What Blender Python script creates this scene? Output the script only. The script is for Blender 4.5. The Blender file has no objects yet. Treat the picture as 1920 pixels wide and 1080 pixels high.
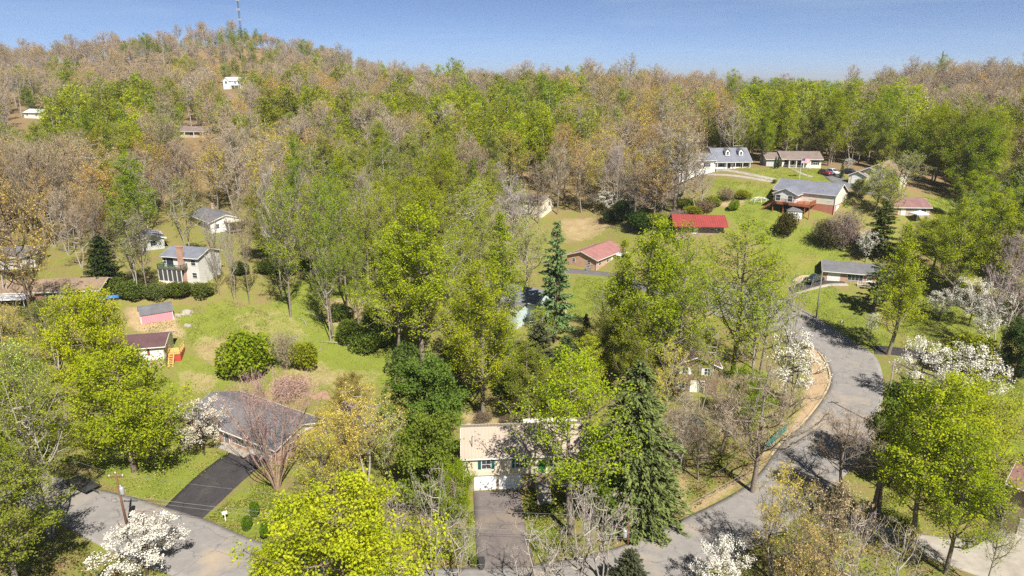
import bpy, math, random
import numpy as np
from mathutils import Vector, Matrix

# ------------------------------------------------------------------ camera, sky, sun, exposure
SC = bpy.context.scene
COL = SC.collection
CAM_Z = 52.0
PITCH = math.radians(16.9)
FPX = 1280.0
cam_data = bpy.data.cameras.new("camera")
cam_data.sensor_width = 36.0
cam_data.lens = 24.0
cam_data.clip_start = 0.5
cam_data.clip_end = 60000.0
cam = bpy.data.objects.new("camera", cam_data)
cam.location = (0, 0, CAM_Z)
cam.rotation_euler = (math.pi / 2 - PITCH, 0, 0)
COL.objects.link(cam)
SC.camera = cam

SUN_ELEV = math.radians(49)
SUN_AZ_X, SUN_AZ_Y = 0.40, -0.917          # the sun stands behind the camera, to its right
world = bpy.data.worlds.new("World")
SC.world = world
world.use_nodes = True
wn = world.node_tree
wn.nodes.clear()
sky_t = wn.nodes.new("ShaderNodeTexSky")
sky_t.sky_type = 'NISHITA'
sky_t.sun_disc = False
sky_t.sun_elevation = SUN_ELEV
sky_t.sun_rotation = math.atan2(SUN_AZ_X, SUN_AZ_Y)
sky_t.altitude = 300
sky_t.air_density = 0.3
sky_t.dust_density = 0.3
sky_t.ozone_density = 3.2
bg = wn.nodes.new("ShaderNodeBackground")
bg.inputs["Strength"].default_value = 0.066
wo = wn.nodes.new("ShaderNodeOutputWorld")
# faint high cirrus
w_tc = wn.nodes.new("ShaderNodeTexCoord"); w_mp = wn.nodes.new("ShaderNodeMapping"); w_mp.inputs["Scale"].default_value = (1.2, 1.2, 14.0); w_mp.inputs["Rotation"].default_value = (0, .12, 0)
w_nz = wn.nodes.new("ShaderNodeTexNoise"); w_nz.inputs["Scale"].default_value = 2.2; w_nz.inputs["Detail"].default_value = 6; w_nz.inputs["Roughness"].default_value = .62; w_nz.inputs["Distortion"].default_value = .5
w_mr = wn.nodes.new("ShaderNodeMapRange"); w_mr.inputs[1].default_value = .47; w_mr.inputs[2].default_value = .78; w_mr.inputs[3].default_value = 0.0; w_mr.inputs[4].default_value = .22
w_mx = wn.nodes.new("ShaderNodeMix"); w_mx.data_type = 'RGBA'; w_mx.inputs[7].default_value = (5.0, 6.3, 7.0, 1)
wn.links.new(w_tc.outputs["Generated"], w_mp.inputs[0]); wn.links.new(w_mp.outputs[0], w_nz.inputs["Vector"]); wn.links.new(w_nz.outputs["Fac"], w_mr.inputs[0])
wn.links.new(w_mr.outputs[0], w_mx.inputs[0]); wn.links.new(sky_t.outputs[0], w_mx.inputs[6]); wn.links.new(w_mx.outputs[2], bg.inputs[0])
wn.links.new(bg.outputs[0], wo.inputs[0])

sun_d = bpy.data.lights.new("sun", 'SUN')
sun_d.energy = 5.0
sun_d.angle = math.radians(0.55)
sun_d.color = (1.0, 0.94, 0.83)
sun = bpy.data.objects.new("sun", sun_d)
ce = math.cos(SUN_ELEV)
sdir = Vector((SUN_AZ_X * ce, SUN_AZ_Y * ce, math.sin(SUN_ELEV)))
sun.rotation_euler = sdir.to_track_quat('Z', 'Y').to_euler()
sun.location = (30, -60, 120)
COL.objects.link(sun)

SC.view_settings.view_transform = 'Standard'
SC.view_settings.look = 'None'
SC.view_settings.gamma = 1.0
SC.view_settings.use_curve_mapping = False
SC.view_settings.exposure = 1.03
SC.render.engine = 'CYCLES'
SC.cycles.max_bounces = 9
SC.cycles.diffuse_bounces = 5
SC.cycles.glossy_bounces = 2
SC.cycles.transmission_bounces = 7
SC.cycles.volume_bounces = 0
SC.cycles.transparent_max_bounces = 4
SC.cycles.use_adaptive_sampling = True
SC.cycles.adaptive_threshold = 0.02
SC.cycles.use_denoising = False
SC.cycles.caustics_reflective = False
SC.cycles.caustics_refractive = False
SC.render.filter_size = 1.6

# ------------------------------------------------------------------ pixels of the photograph <-> the place
CP, SP = math.cos(PITCH), math.sin(PITCH)
def ray(px, py):
    u, v = (px - 960.0) / FPX, (540.0 - py) / FPX
    return np.array([u, CP + v * SP, -SP + v * CP])
def project(P):
    x, y, z = P[0], P[1], P[2] - CAM_Z
    d = y * CP - z * SP
    return 960 + FPX * x / d, 540 - FPX * (y * SP + z * CP) / d, d
def at_z(px, py, z):
    r = ray(px, py); k = (z - CAM_Z) / r[2]
    return r[0] * k, r[1] * k
def at_y(px, py, y):
    r = ray(px, py); k = y / r[1]
    return r[0] * k, y, CAM_Z + r[2] * k

# ------------------------------------------------------------------ the lie of the land
ctrl = []
for px, py, z in [(920,918,0),(240,990,-.2),(450,850,.3),(290,680,2),(1176,1020,0),(1655,803,.2),(1600,700,.7),(1515,595,2.2),
                  (1330,560,3.2),(1880,1000,0),(1850,740,1.6),(100,900,-.2),(960,1100,-.2),(300,1090,-.3),(1400,1080,-.2),(640,720,1.4),(640,600,5),
                  (870,760,1.2),(290,600,6.5),(340,522,10),(100,580,9.5),(400,440,13),(550,560,7),(620,640,3.6),(985,595,4.3),
                  (1125,505,5),(1100,430,8.5),(1420,440,13),(1560,535,6),(1480,480,9.5),(1525,405,18),(1480,315,25.5),
                  (1340,322,25),(1640,340,24),(1310,432,13),(985,398,11),(1720,380,20.5),(1700,560,5.2),(1860,610,4),
                  (1240,720,1.2),(1450,760,.6),(800,560,5.5),(30,760,3),(1800,860,.6),(1900,470,11)]:
    x, y = at_z(px, py, z); ctrl.append((x, y, z))
for px, py, y in [(345,262,285),(437,172,450),(200,330,245),(60,400,200),(100,250,330),(600,330,240),(650,240,340),(750,200,430),
                  (900,290,290),(1100,300,290),(1150,215,400),(1400,275,290),(1550,270,290),(1700,270,300),(1850,270,310),
                  (1880,345,235),(400,88,660),(455,85,670),(200,113,660),(0,125,640),(-300,146,620),(560,106,650),(700,155,620),
                  (800,172,560),(900,182,520),(1130,180,470),(1280,180,470),(1360,216,440),(1450,224,440),(1600,220,440),(1700,168,480),
                  (1780,158,520),(1880,165,520),(1980,185,480),(2250,190,450),(300,180,470),(150,195,440),(560,190,450)]:
    ctrl.append(at_y(px, py, y))
for x, y, z in [(-700,1000,40),(-300,1000,50),(60,640,16),(150,600,14),(230,580,12),(330,620,16),(0,800,5),(300,850,0),(700,900,20),(-1400,900,40),(1400,900,10),(-1400,0,10),
                (1400,0,5),(-1000,1500,0),(0,1500,-15),(1000,1500,-15),(0,-60,-1),(-200,-40,0),(200,-40,-1),(-250,60,1),(250,60,0),
                (-60,20,-.5),(60,20,-.5),(0,40,-.4),(700,300,18),(-700,300,25)]:
    ctrl.append((x, y, z))
ctrl = np.array(ctrl)
_C = 16.0
def _k(ax, ay):
    return np.sqrt((ax[:, None] - ctrl[None, :, 0]) ** 2 + (ay[:, None] - ctrl[None, :, 1]) ** 2 + _C * _C)
_n = len(ctrl)
_A = np.zeros((_n + 1, _n + 1))
_A[:_n, :_n] = _k(ctrl[:, 0], ctrl[:, 1]) - 3.0 * np.eye(_n)
_A[:_n, _n] = 1; _A[_n, :_n] = 1
_w = np.linalg.solve(_A, np.append(ctrl[:, 2], 0))
def HT(x, y):
    x = np.atleast_1d(np.asarray(x, float)); y = np.atleast_1d(np.asarray(y, float))
    out = np.empty(len(x))
    for i in range(0, len(x), 20000):
        out[i:i + 20000] = _k(x[i:i + 20000], y[i:i + 20000]) @ _w[:_n] + _w[_n]
    return out
def H1(x, y):
    return float(HT([x], [y])[0])
def ground_many(pts):
    """where the sight line through each photo pixel meets the ground"""
    pts = np.asarray(pts, float)
    u, v = (pts[:, 0] - 960) / FPX, (540 - pts[:, 1]) / FPX
    R = np.stack([u, CP + v * SP, -SP + v * CP], 1)
    ys = np.concatenate([np.arange(30, 300, 2.0), np.arange(300, 900, 6.0)])
    res = np.zeros((len(pts), 3))
    for i in range(len(pts)):
        k = ys / R[i, 1]
        zz = CAM_Z + R[i, 2] * k
        hh = HT(R[i, 0] * k, ys)
        below = np.nonzero(zz < hh)[0]
        j = below[0] if len(below) else len(ys) - 1
        lo, hi = (ys[j - 1] if j else 20.0), ys[j]
        for _ in range(12):
            m = .5 * (lo + hi); kk = m / R[i, 1]
            if CAM_Z + R[i, 2] * kk < H1(R[i, 0] * kk, m): hi = m
            else: lo = m
        kk = hi / R[i, 1]
        res[i] = (R[i, 0] * kk, hi, H1(R[i, 0] * kk, hi))
    return res
def G(px, py):
    return ground_many([(px, py)])[0]
def height_to(base, top_py):
    """height of an upright thing standing at base whose top shows at row top_py"""
    y = base[1]
    r = ray(960, top_py)
    return CAM_Z + r[2] * y / r[1] - base[2]
def inside(px, py, poly):
    px = np.asarray(px, float); py = np.asarray(py, float)
    r = np.zeros(px.shape, bool)
    n = len(poly)
    for i in range(n):
        x1, y1 = poly[i]; x2, y2 = poly[(i + 1) % n]
        c = ((y1 > py) != (y2 > py)) & (px < (x2 - x1) * (py - y1) / (y2 - y1 + 1e-9) + x1)
        r ^= c
    return r

# ------------------------------------------------------------------ object helpers
def thing(name, label, cat, loc=(0, 0, 0), rz=0.0, group=None):
    o = bpy.data.objects.new(name, None)
    o.empty_display_size = .5
    o.location = loc; o.rotation_euler = (0, 0, rz)
    o["label"] = label; o["category"] = cat
    if group: o["group"] = group
    COL.objects.link(o)
    return o
def tag(o, label=None, cat=None, group=None, kind=None):
    if label: o["label"] = label
    if cat: o["category"] = cat
    if group: o["group"] = group
    if kind: o["kind"] = kind
    return o
def link(name, me, parent=None):
    o = bpy.data.objects.new(name, me)
    COL.objects.link(o)
    if parent is not None: o.parent = parent
    return o
def np_mesh(name, V, F, mat=None, smooth=False, tint=None):
    """V (n,3); F: (m,k) array of equal-sized faces"""
    me = bpy.data.meshes.new(name)
    V = np.ascontiguousarray(V, np.float32); F = np.ascontiguousarray(F, np.int32)
    m, k = F.shape
    me.vertices.add(len(V)); me.vertices.foreach_set("co", V.ravel())
    me.loops.add(m * k); me.loops.foreach_set("vertex_index", F.ravel())
    me.polygons.add(m)
    me.polygons.foreach_set("loop_start", np.arange(0, m * k, k, dtype=np.int32))
    me.polygons.foreach_set("loop_total", np.full(m, k, np.int32))
    if smooth: me.polygons.foreach_set("use_smooth", np.ones(m, bool))
    if tint is not None:
        a = me.attributes.new("tint", 'FLOAT', 'FACE')
        a.data.foreach_set("value", np.ascontiguousarray(tint, np.float32))
    if mat: me.materials.append(mat)
    me.update(calc_edges=True)
    return me
class MB:
    """collects boxes, prisms and tubes into one mesh"""
    def __init__(s): s.v = []; s.f = []
    def add(s, vs, fs):
        o = len(s.v); s.v += [tuple(p) for p in vs]; s.f += [tuple(i + o for i in f) for f in fs]; return s
    def box(s, x0, x1, y0, y1, z0, z1):
        return s.add([(x0,y0,z0),(x1,y0,z0),(x1,y1,z0),(x0,y1,z0),(x0,y0,z1),(x1,y0,z1),(x1,y1,z1),(x0,y1,z1)],
                     [(3,2,1,0),(4,5,6,7),(0,1,5,4),(1,2,6,5),(2,3,7,6),(3,0,4,7)])
    def prism_x(s, prof, x0, x1):
        """prof: points (y, z) counter-clockwise seen from +x"""
        n = len(prof)
        vs = [(x0, y, z) for y, z in prof] + [(x1, y, z) for y, z in prof]
        fs = [tuple(range(n - 1, -1, -1)), tuple(range(n, 2 * n))]
        fs += [(i, (i + 1) % n, n + (i + 1) % n, n + i) for i in range(n)]
        return s.add(vs, fs)
    def prism_y(s, prof, y0, y1):
        n = len(prof)
        vs = [(x, y0, z) for x, z in prof] + [(x, y1, z) for x, z in prof]
        fs = [tuple(range(n)), tuple(range(2 * n - 1, n - 1, -1))]
        fs += [((i + 1) % n, i, n + i, n + (i + 1) % n) for i in range(n)]
        return s.add(vs, fs)
    def tube(s, pts, rad, n=6):
        pts = [Vector(p) for p in pts]
        vs, fs = [], []
        for i, p in enumerate(pts):
            d = (pts[min(i + 1, len(pts) - 1)] - pts[max(i - 1, 0)]).normalized()
            a = d.orthogonal().normalized(); b = d.cross(a)
            r = rad[i] if hasattr(rad, '__len__') else rad
            for j in range(n):
                t = 2 * math.pi * j / n
                vs.append(p + a * (math.cos(t) * r) + b * (math.sin(t) * r))
        for i in range(len(pts) - 1):
            for j in range(n):
                fs.append((i * n + j, i * n + (j + 1) % n, (i + 1) * n + (j + 1) % n, (i + 1) * n + j))
        fs.append(tuple(range(n - 1, -1, -1))); fs.append(tuple((len(pts) - 1) * n + j for j in range(n)))
        return s.add(vs, fs)
    def lathe(s, prof, n=10, c=(0, 0, 0)):
        vs, fs = [], []
        for r, z in prof:
            for j in range(n):
                t = 2 * math.pi * j / n
                vs.append((c[0] + r * math.cos(t), c[1] + r * math.sin(t), c[2] + z))
        for i in range(len(prof) - 1):
            for j in range(n):
                fs.append((i * n + j, i * n + (j + 1) % n, (i + 1) * n + (j + 1) % n, (i + 1) * n + j))
        fs.append(tuple(range(n - 1, -1, -1))); fs.append(tuple((len(prof) - 1) * n + j for j in range(n)))
        return s.add(vs, fs)
    def mesh(s, name, mat, smooth=False):
        me = bpy.data.meshes.new(name)
        me.from_pydata(s.v, [], s.f)
        if mat: me.materials.append(mat)
        if smooth:
            for p in me.polygons: p.use_smooth = True
        me.update()
        return me
    def obj(s, name, mat, parent=None, smooth=False):
        return link(name, s.mesh(name, mat, smooth), parent)

# ------------------------------------------------------------------ materials
def nt(name):
    m = bpy.data.materials.new(name); m.use_nodes = True
    t = m.node_tree; t.nodes.clear()
    out = t.nodes.new("ShaderNodeOutputMaterial")
    b = t.nodes.new("ShaderNodeBsdfPrincipled")
    t.links.new(b.outputs[0], out.inputs[0])
    return m, t, b, out
def N(t, kind, **kw):
    n = t.nodes.new(kind)
    for k, v in kw.items():
        if k in ('operation', 'blend_type', 'data_type', 'attribute_name', 'wave_type', 'bands_direction', 'feature', 'clamp', 'noise_dimensions', 'offset', 'offset_frequency'): setattr(n, k, v)
        else: n.inputs[k.replace('_', ' ')].default_value = v
    return n
def rgb(c): return (c[0], c[1], c[2], 1.0)
def mixc(t, fac, a, b, blend='MIX'):
    n = t.nodes.new("ShaderNodeMix"); n.data_type = 'RGBA'; n.blend_type = blend
    for sock, val in ((n.inputs[0], fac), (n.inputs[6], a), (n.inputs[7], b)):
        if hasattr(val, 'is_linked') or isinstance(val, bpy.types.NodeSocket): t.links.new(val, sock)
        elif isinstance(val, (int, float)): sock.default_value = val
        else: sock.default_value = rgb(val)
    return n.outputs[2]
def ramp(t, fac, p0, p1):
    n = t.nodes.new("ShaderNodeMapRange"); n.clamp = True
    n.inputs[1].default_value = p0; n.inputs[2].default_value = p1
    t.links.new(fac, n.inputs[0])
    return n.outputs[0]
def noise(t, vec, scale, detail=4, rough=.55, dist=0.0):
    n = t.nodes.new("ShaderNodeTexNoise")
    n.inputs["Scale"].default_value = scale; n.inputs["Detail"].default_value = detail
    n.inputs["Roughness"].default_value = rough; n.inputs["Distortion"].default_value = dist
    if vec is not None: t.links.new(vec, n.inputs["Vector"])
    return n.outputs["Fac"]
def coords(t, kind="Object"):
    return t.nodes.new("ShaderNodeTexCoord").outputs[kind]
def bump(t, b, h, strength, dist):
    n = t.nodes.new("ShaderNodeBump")
    n.inputs["Strength"].default_value = strength; n.inputs["Distance"].default_value = dist
    t.links.new(h, n.inputs["Height"]); t.links.new(n.outputs[0], b.inputs["Normal"])
_mats = {}
def surf(name, c1, c2=None, scale=2.0, rough=.8, bumps=.0, fine=30.0, metal=0.0, spec=.3):
    """weathered surface: two tones in a patchy noise with fine grain"""
    if name in _mats: return _mats[name]
    c2 = c2 or tuple(x * .75 for x in c1)
    m, t, b, o = nt(name)
    co = coords(t)
    n1 = noise(t, co, scale, 5, .6); n2 = noise(t, co, fine, 3, .6)
    c = mixc(t, ramp(t, n1, .35, .68), c1, c2)
    c = mixc(t, ramp(t, n2, .3, .75), c, mixc(t, .45, c, c2))
    t.links.new(c, b.inputs["Base Color"])
    b.inputs["Roughness"].default_value = rough; b.inputs["Metallic"].default_value = metal
    b.inputs["Specular IOR Level"].default_value = spec
    if bumps: bump(t, b, n2, bumps, .02)
    _mats[name] = m
    return m
def wallvec(t):
    """(along the wall, up) for upright walls of any side, from object space"""
    co = coords(t)
    s = t.nodes.new("ShaderNodeSeparateXYZ"); t.links.new(co, s.inputs[0])
    a = N(t, "ShaderNodeMath", operation='ADD'); t.links.new(s.outputs[0], a.inputs[0]); t.links.new(s.outputs[1], a.inputs[1])
    c = t.nodes.new("ShaderNodeCombineXYZ"); t.links.new(a.outputs[0], c.inputs[0]); t.links.new(s.outputs[2], c.inputs[1])
    return co, s, c.outputs[0]
def brick(name, c1, c2, mortar):
    if name in _mats: return _mats[name]
    m, t, b, o = nt(name)
    co, s, v = wallvec(t)
    br = t.nodes.new("ShaderNodeTexBrick")
    br.inputs["Scale"].default_value = 1.0; br.inputs["Brick Width"].default_value = .23; br.inputs["Row Height"].default_value = .078
    br.inputs["Mortar Size"].default_value = .008; br.inputs["Bias"].default_value = .0
    br.inputs["Color1"].default_value = rgb(c1); br.inputs["Color2"].default_value = rgb(c2); br.inputs["Mortar"].default_value = rgb(mortar)
    t.links.new(v, br.inputs["Vector"])
    n1 = noise(t, co, .8, 5, .6)
    c = mixc(t, ramp(t, n1, .35, .75), br.outputs[0], mixc(t, .6, br.outputs[0], mortar))
    t.links.new(c, b.inputs["Base Color"]); b.inputs["Roughness"].default_value = .9
    bump(t, b, br.outputs[1], -.4, .01)
    _mats[name] = m
    return m
def siding(name, c, pitch=.2, vertical=False, dirt=.18):
    if name in _mats: return _mats[name]
    m, t, b, o = nt(name)
    co, s, v = wallvec(t)
    w = N(t, "ShaderNodeMath", operation='PINGPONG'); w.inputs[1].default_value = pitch / 2
    if vertical:
        x = t.nodes.new("ShaderNodeSeparateXYZ"); t.links.new(v, x.inputs[0]); t.links.new(x.outputs[0], w.inputs[0])
    else: t.links.new(s.outputs[2], w.inputs[0])
    line = ramp(t, w.outputs[0], .0, pitch * .12)
    n1 = noise(t, co, .7, 5, .65)
    dk = tuple(k * .45 for k in c)
    cc = mixc(t, ramp(t, n1, .4, .8), c, tuple(k * (1 - dirt) for k in c))
    cc = mixc(t, line, dk, cc)
    t.links.new(cc, b.inputs["Base Color"]); b.inputs["Roughness"].default_value = .65
    bump(t, b, w.outputs[0], .5, .03)
    _mats[name] = m
    return m
def shingle(name, c1, c2):
    if name in _mats: return _mats[name]
    m, t, b, o = nt(name)
    co = coords(t)
    s = t.nodes.new("ShaderNodeSeparateXYZ"); t.links.new(co, s.inputs[0])
    cb = t.nodes.new("ShaderNodeCombineXYZ"); t.links.new(s.outputs[0], cb.inputs[0]); t.links.new(s.outputs[2], cb.inputs[1])
    br = t.nodes.new("ShaderNodeTexBrick")
    br.inputs["Scale"].default_value = 1.0; br.inputs["Brick Width"].default_value = .33; br.inputs["Row Height"].default_value = .07
    br.inputs["Mortar Size"].default_value = .006
    br.inputs["Color1"].default_value = rgb(c1); br.inputs["Color2"].default_value = rgb(c2)
    br.inputs["Mortar"].default_value = rgb(tuple(k * .55 for k in c2))
    t.links.new(cb.outputs[0], br.inputs["Vector"])
    n1 = noise(t, co, .5, 5, .65); n2 = noise(t, co, 3.0, 4, .6)
    c = mixc(t, ramp(t, n1, .35, .75), br.outputs[0], mixc(t, .5, br.outputs[0], tuple(min(1, k * 1.5) for k in c1)))
    c = mixc(t, ramp(t, n2, .5, .8), c, mixc(t, .4, c, tuple(k * .6 for k in c2)))
    t.links.new(c, b.inputs["Base Color"]); b.inputs["Roughness"].default_value = .9
    bump(t, b, br.outputs[1], -.3, .01)
    _mats[name] = m
    return m
def glass():
    if "window_glass" in _mats: return _mats["window_glass"]
    m, t, b, o = nt("window_glass")
    b.inputs["Base Color"].default_value = (.035, .045, .055, 1); b.inputs["Roughness"].default_value = .06
    b.inputs["Specular IOR Level"].default_value = .8
    _mats["window_glass"] = m
    return m
WHITE = surf("white_paint", (.72, .72, .70), (.58, .58, .55), 1.5, .55)
CREAM = surf("cream_paint", (.62, .57, .47), (.5, .46, .38), 1.5, .6)
GLASS = glass()
WOOD = surf("weathered_timber", (.20, .15, .10), (.12, .09, .065), 2.0, .85)
CONC = surf("concrete", (.36, .33, .285), (.25, .225, .19), .6, .9, .3)
DARK = surf("dark_metal", (.03, .03, .033), (.05, .05, .05), 3, .5)
GALV = surf("galvanised_steel", (.42, .45, .47), (.33, .35, .37), 3, .45, metal=.4)
# ------------------------------------------------------------------ ground sheet
def smooth_mask(px, py, poly, soft):
    """1 inside the polygon (photo pixels), fading over `soft` pixels"""
    acc = np.zeros(len(px)); k = 0
    for a in range(8):
        for r in (.35, 1.0):
            acc += inside(px + math.cos(a * .785) * soft * r, py + math.sin(a * .785) * soft * r * .5, poly); k += 1
    return acc / k
LAWNS = [
    [(235,700),(290,690),(330,720),(340,780),(330,850),(440,845),(400,880),(300,948),(230,925),(190,890),(180,800)],
    [(330,650),(420,690),(420,640),(560,520),(700,540),(760,640),(740,720),(610,745),(430,730),(330,760)],
    [(250,610),(420,560),(520,590),(480,640),(330,650)],
    [(385,975),(440,930),(500,900),(560,960),(520,1030)],
    [(1330,335),(1450,345),(1480,370),(1460,410),(1400,410),(1345,370)],
    [(1420,318),(1540,315),(1600,340),(1560,360),(1440,345),(1400,325),(1345,318)],
    [(1340,385),(1450,405),(1520,430),(1600,490),(1540,510),(1490,545),(1440,470)],
    [(1490,555),(1560,535),(1640,590),(1680,650),(1620,650),(1540,600)],
    [(1080,520),(1180,520),(1140,580),(1060,600)],
    [(1820,700),(1930,690),(1930,850),(1860,840)],
    [(1690,560),(1900,560),(1920,640),(1700,660)],
    [(1690,375),(1800,370),(1800,400),(1700,385)],
    [(1640,870),(1700,900),(1730,1000),(1640,985)],
    [(820,960),(890,960),(890,1060),(780,1060)],
    [(980,930),(1060,930),(1080,1030),(1000,1050)],
]
DIRTS = [
    ([(430,585),(540,575),(600,640),(500,650),(440,620)], .36), ([(600,560),(700,560),(690,610),(610,615)], .55), ([(330,690),(420,700),(400,740),(335,735)], .45), ([(600,690),(720,690),(700,740),(610,745)], .4), ([(1180,860),(1300,870),(1290,960),(1200,990)], .45),
    ([(370,628),(432,625),(425,680),(390,690),(355,658)], .42),
    ([(1040,410),(1120,405),(1160,420),(1110,450),(1060,460)], .5),
    ([(1550,700),(1500,770),(1460,830),(1480,840),(1530,780),(1570,700)], .8),
    ([(1285,550),(1340,580),(1320,620),(1280,620)], .8),
    ([(1280,975),(1400,905),(1470,825),(1450,815),(1380,890),(1270,960)], .6),
    ([(230,570),(330,590),(360,640),(240,620)], .6),
    ([(860,770),(960,770),(960,800),(870,800)], .5),
    ([(1510,620),(1545,660),(1556,700),(1540,750),(1500,760),(1520,690)], .75),
    ([(530,690),(600,670),(640,710),(560,760),(480,745)], .5),
    ([(1345,378),(1400,372),(1400,382),(1345,390)], .9),
    ([(1490,850),(1290,980),(1270,965),(1470,835)], .45),
]
def build_ground():
    ang = np.radians(np.arange(-78, 78.01, .36))
    rad = [18.0]
    while rad[-1] < 1250: rad.append(rad[-1] + max(.8, rad[-1] * .0105))
    rad = np.array(rad)
    A, R = np.meshgrid(ang, rad)
    X = (R * np.sin(A)).ravel(); Y = (R * np.cos(A)).ravel() - 6
    Z = HT(X, Y)
    rng = np.random.default_rng(3)
    n, m = A.shape
    idx = np.arange(n * m).reshape(n, m)
    F = np.stack([idx[:-1, :-1], idx[:-1, 1:], idx[1:, 1:], idx[1:, :-1]], -1).reshape(-1, 4)[:, ::-1]
    P = np.stack([X, Y, Z], 1)
    d = Y * CP - (Z - CAM_Z) * SP
    px = 960 + FPX * X / np.maximum(d, 1); py = 540 - FPX * (Y * SP + (Z - CAM_Z) * CP) / np.maximum(d, 1)
    grass = np.full(len(X), .0); dirt = np.zeros(len(X))
    near = np.clip((260 - np.hypot(X, Y)) / 60, 0, 1)
    grass += .34 * near
    for q, L in enumerate(LAWNS): grass = np.maximum(grass, (.92, .62, .55, .85)[q] * smooth_mask(px, py, L, 16) if q < 4 else smooth_mask(px, py, L, 16))
    for L, s in DIRTS: dirt = np.maximum(dirt, s * smooth_mask(px, py, L, 14))
    me = np_mesh("ground", P, F, None, True)
    for nm, val in (("grass", grass), ("dirt", dirt)):
        a = me.attributes.new(nm, 'FLOAT', 'POINT'); a.data.foreach_set("value", val.astype(np.float32))
    m_, t, b, o = nt("ground_cover")
    co = coords(t)
    ag = N(t, "ShaderNodeAttribute", attribute_name="grass").outputs["Fac"]
    ad = N(t, "ShaderNodeAttribute", attribute_name="dirt").outputs["Fac"]
    big = noise(t, co, .06, 5, .6); mid = noise(t, co, .35, 6, .7, .6); fine = noise(t, co, 3.5, 5, .75)
    tiny = noise(t, co, 14.0, 3, .7)
    g = mixc(t, ramp(t, mid, .3, .7), (.09, .15, .010), (.155, .205, .018))
    g = mixc(t, ramp(t, fine, .35, .75), g, (.225, .215, .06))
    g = mixc(t, ramp(t, big, .52, .74), g, (.24, .20, .07))
    lit = mixc(t, ramp(t, fine, .25, .75), (.15, .095, .052), (.29, .20, .12))
    lit = mixc(t, ramp(t, mid, .45, .75), lit, (.12, .115, .045))
    di = mixc(t, ramp(t, fine, .3, .75), (.33, .225, .13), (.42, .32, .21))
    def soft(attr, amt):
        ma = N(t, "ShaderNodeMath", operation='MULTIPLY_ADD'); t.links.new(mid, ma.inputs[0]); ma.inputs[1].default_value = amt; t.links.new(attr, ma.inputs[2])
        mb = N(t, "ShaderNodeMath", operation='MULTIPLY_ADD'); t.links.new(fine, mb.inputs[0]); mb.inputs[1].default_value = amt * .7; t.links.new(ma.outputs[0], mb.inputs[2])
        return mb.outputs[0]
    c = mixc(t, ramp(t, soft(ag, 1.15), 1.05, 1.5), lit, g)
    c = mixc(t, ramp(t, soft(ad, .8), .95, 1.35), c, di)
    t.links.new(c, b.inputs["Base Color"]); b.inputs["Roughness"].default_value = .95
    b.inputs["Specular IOR Level"].default_value = .1
    h = mixc(t, .5, fine, tiny)
    bump(t, b, h, .8, .12)
    me.materials.append(m_)
    o = link("ground", me); o["kind"] = "structure"
    return o
GROUND = build_ground()

def build_far_hills():
    rad = np.concatenate([np.linspace(1150, 4000, 30), np.linspace(4300, 30000, 50)])
    ang = np.radians(np.linspace(-78, 78, 260))
    A, R = np.meshgrid(ang, rad)
    X = R * np.sin(A); Y = R * np.cos(A)
    Z = np.full(X.shape, -35.0)
    for fx, fy, ph, am in [(.0011,.0006,.3,16),(.0023,.0011,1.7,9),(.0005,.0016,2.2,18),(.0041,.0017,4.1,4)]:
        Z += am * np.sin(X * fx + ph) * np.cos(Y * fy + ph * 2) * np.clip((R - 1150) / 2500, 0, 1)
    ridge = np.clip((R - 9000) / 7000, 0, 1) * (35 + 45 * np.sin(X * .00035 + .6) + 22 * np.sin(X * .0011 + 2))
    Z += np.maximum(ridge, 0) * 1.3
    n, m = A.shape
    idx = np.arange(n * m).reshape(n, m)
    F = np.stack([idx[:-1, :-1], idx[:-1, 1:], idx[1:, 1:], idx[1:, :-1]], -1).reshape(-1, 4)[:, ::-1]
    o = link("hills", np_mesh("hills", np.stack([X.ravel(), Y.ravel(), Z.ravel()], 1), F,
             surf("wooded_hills", (.07, .085, .03), (.10, .08, .045), .004, .95, fine=.03), True))
    o["kind"] = "structure"
build_far_hills()

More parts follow.
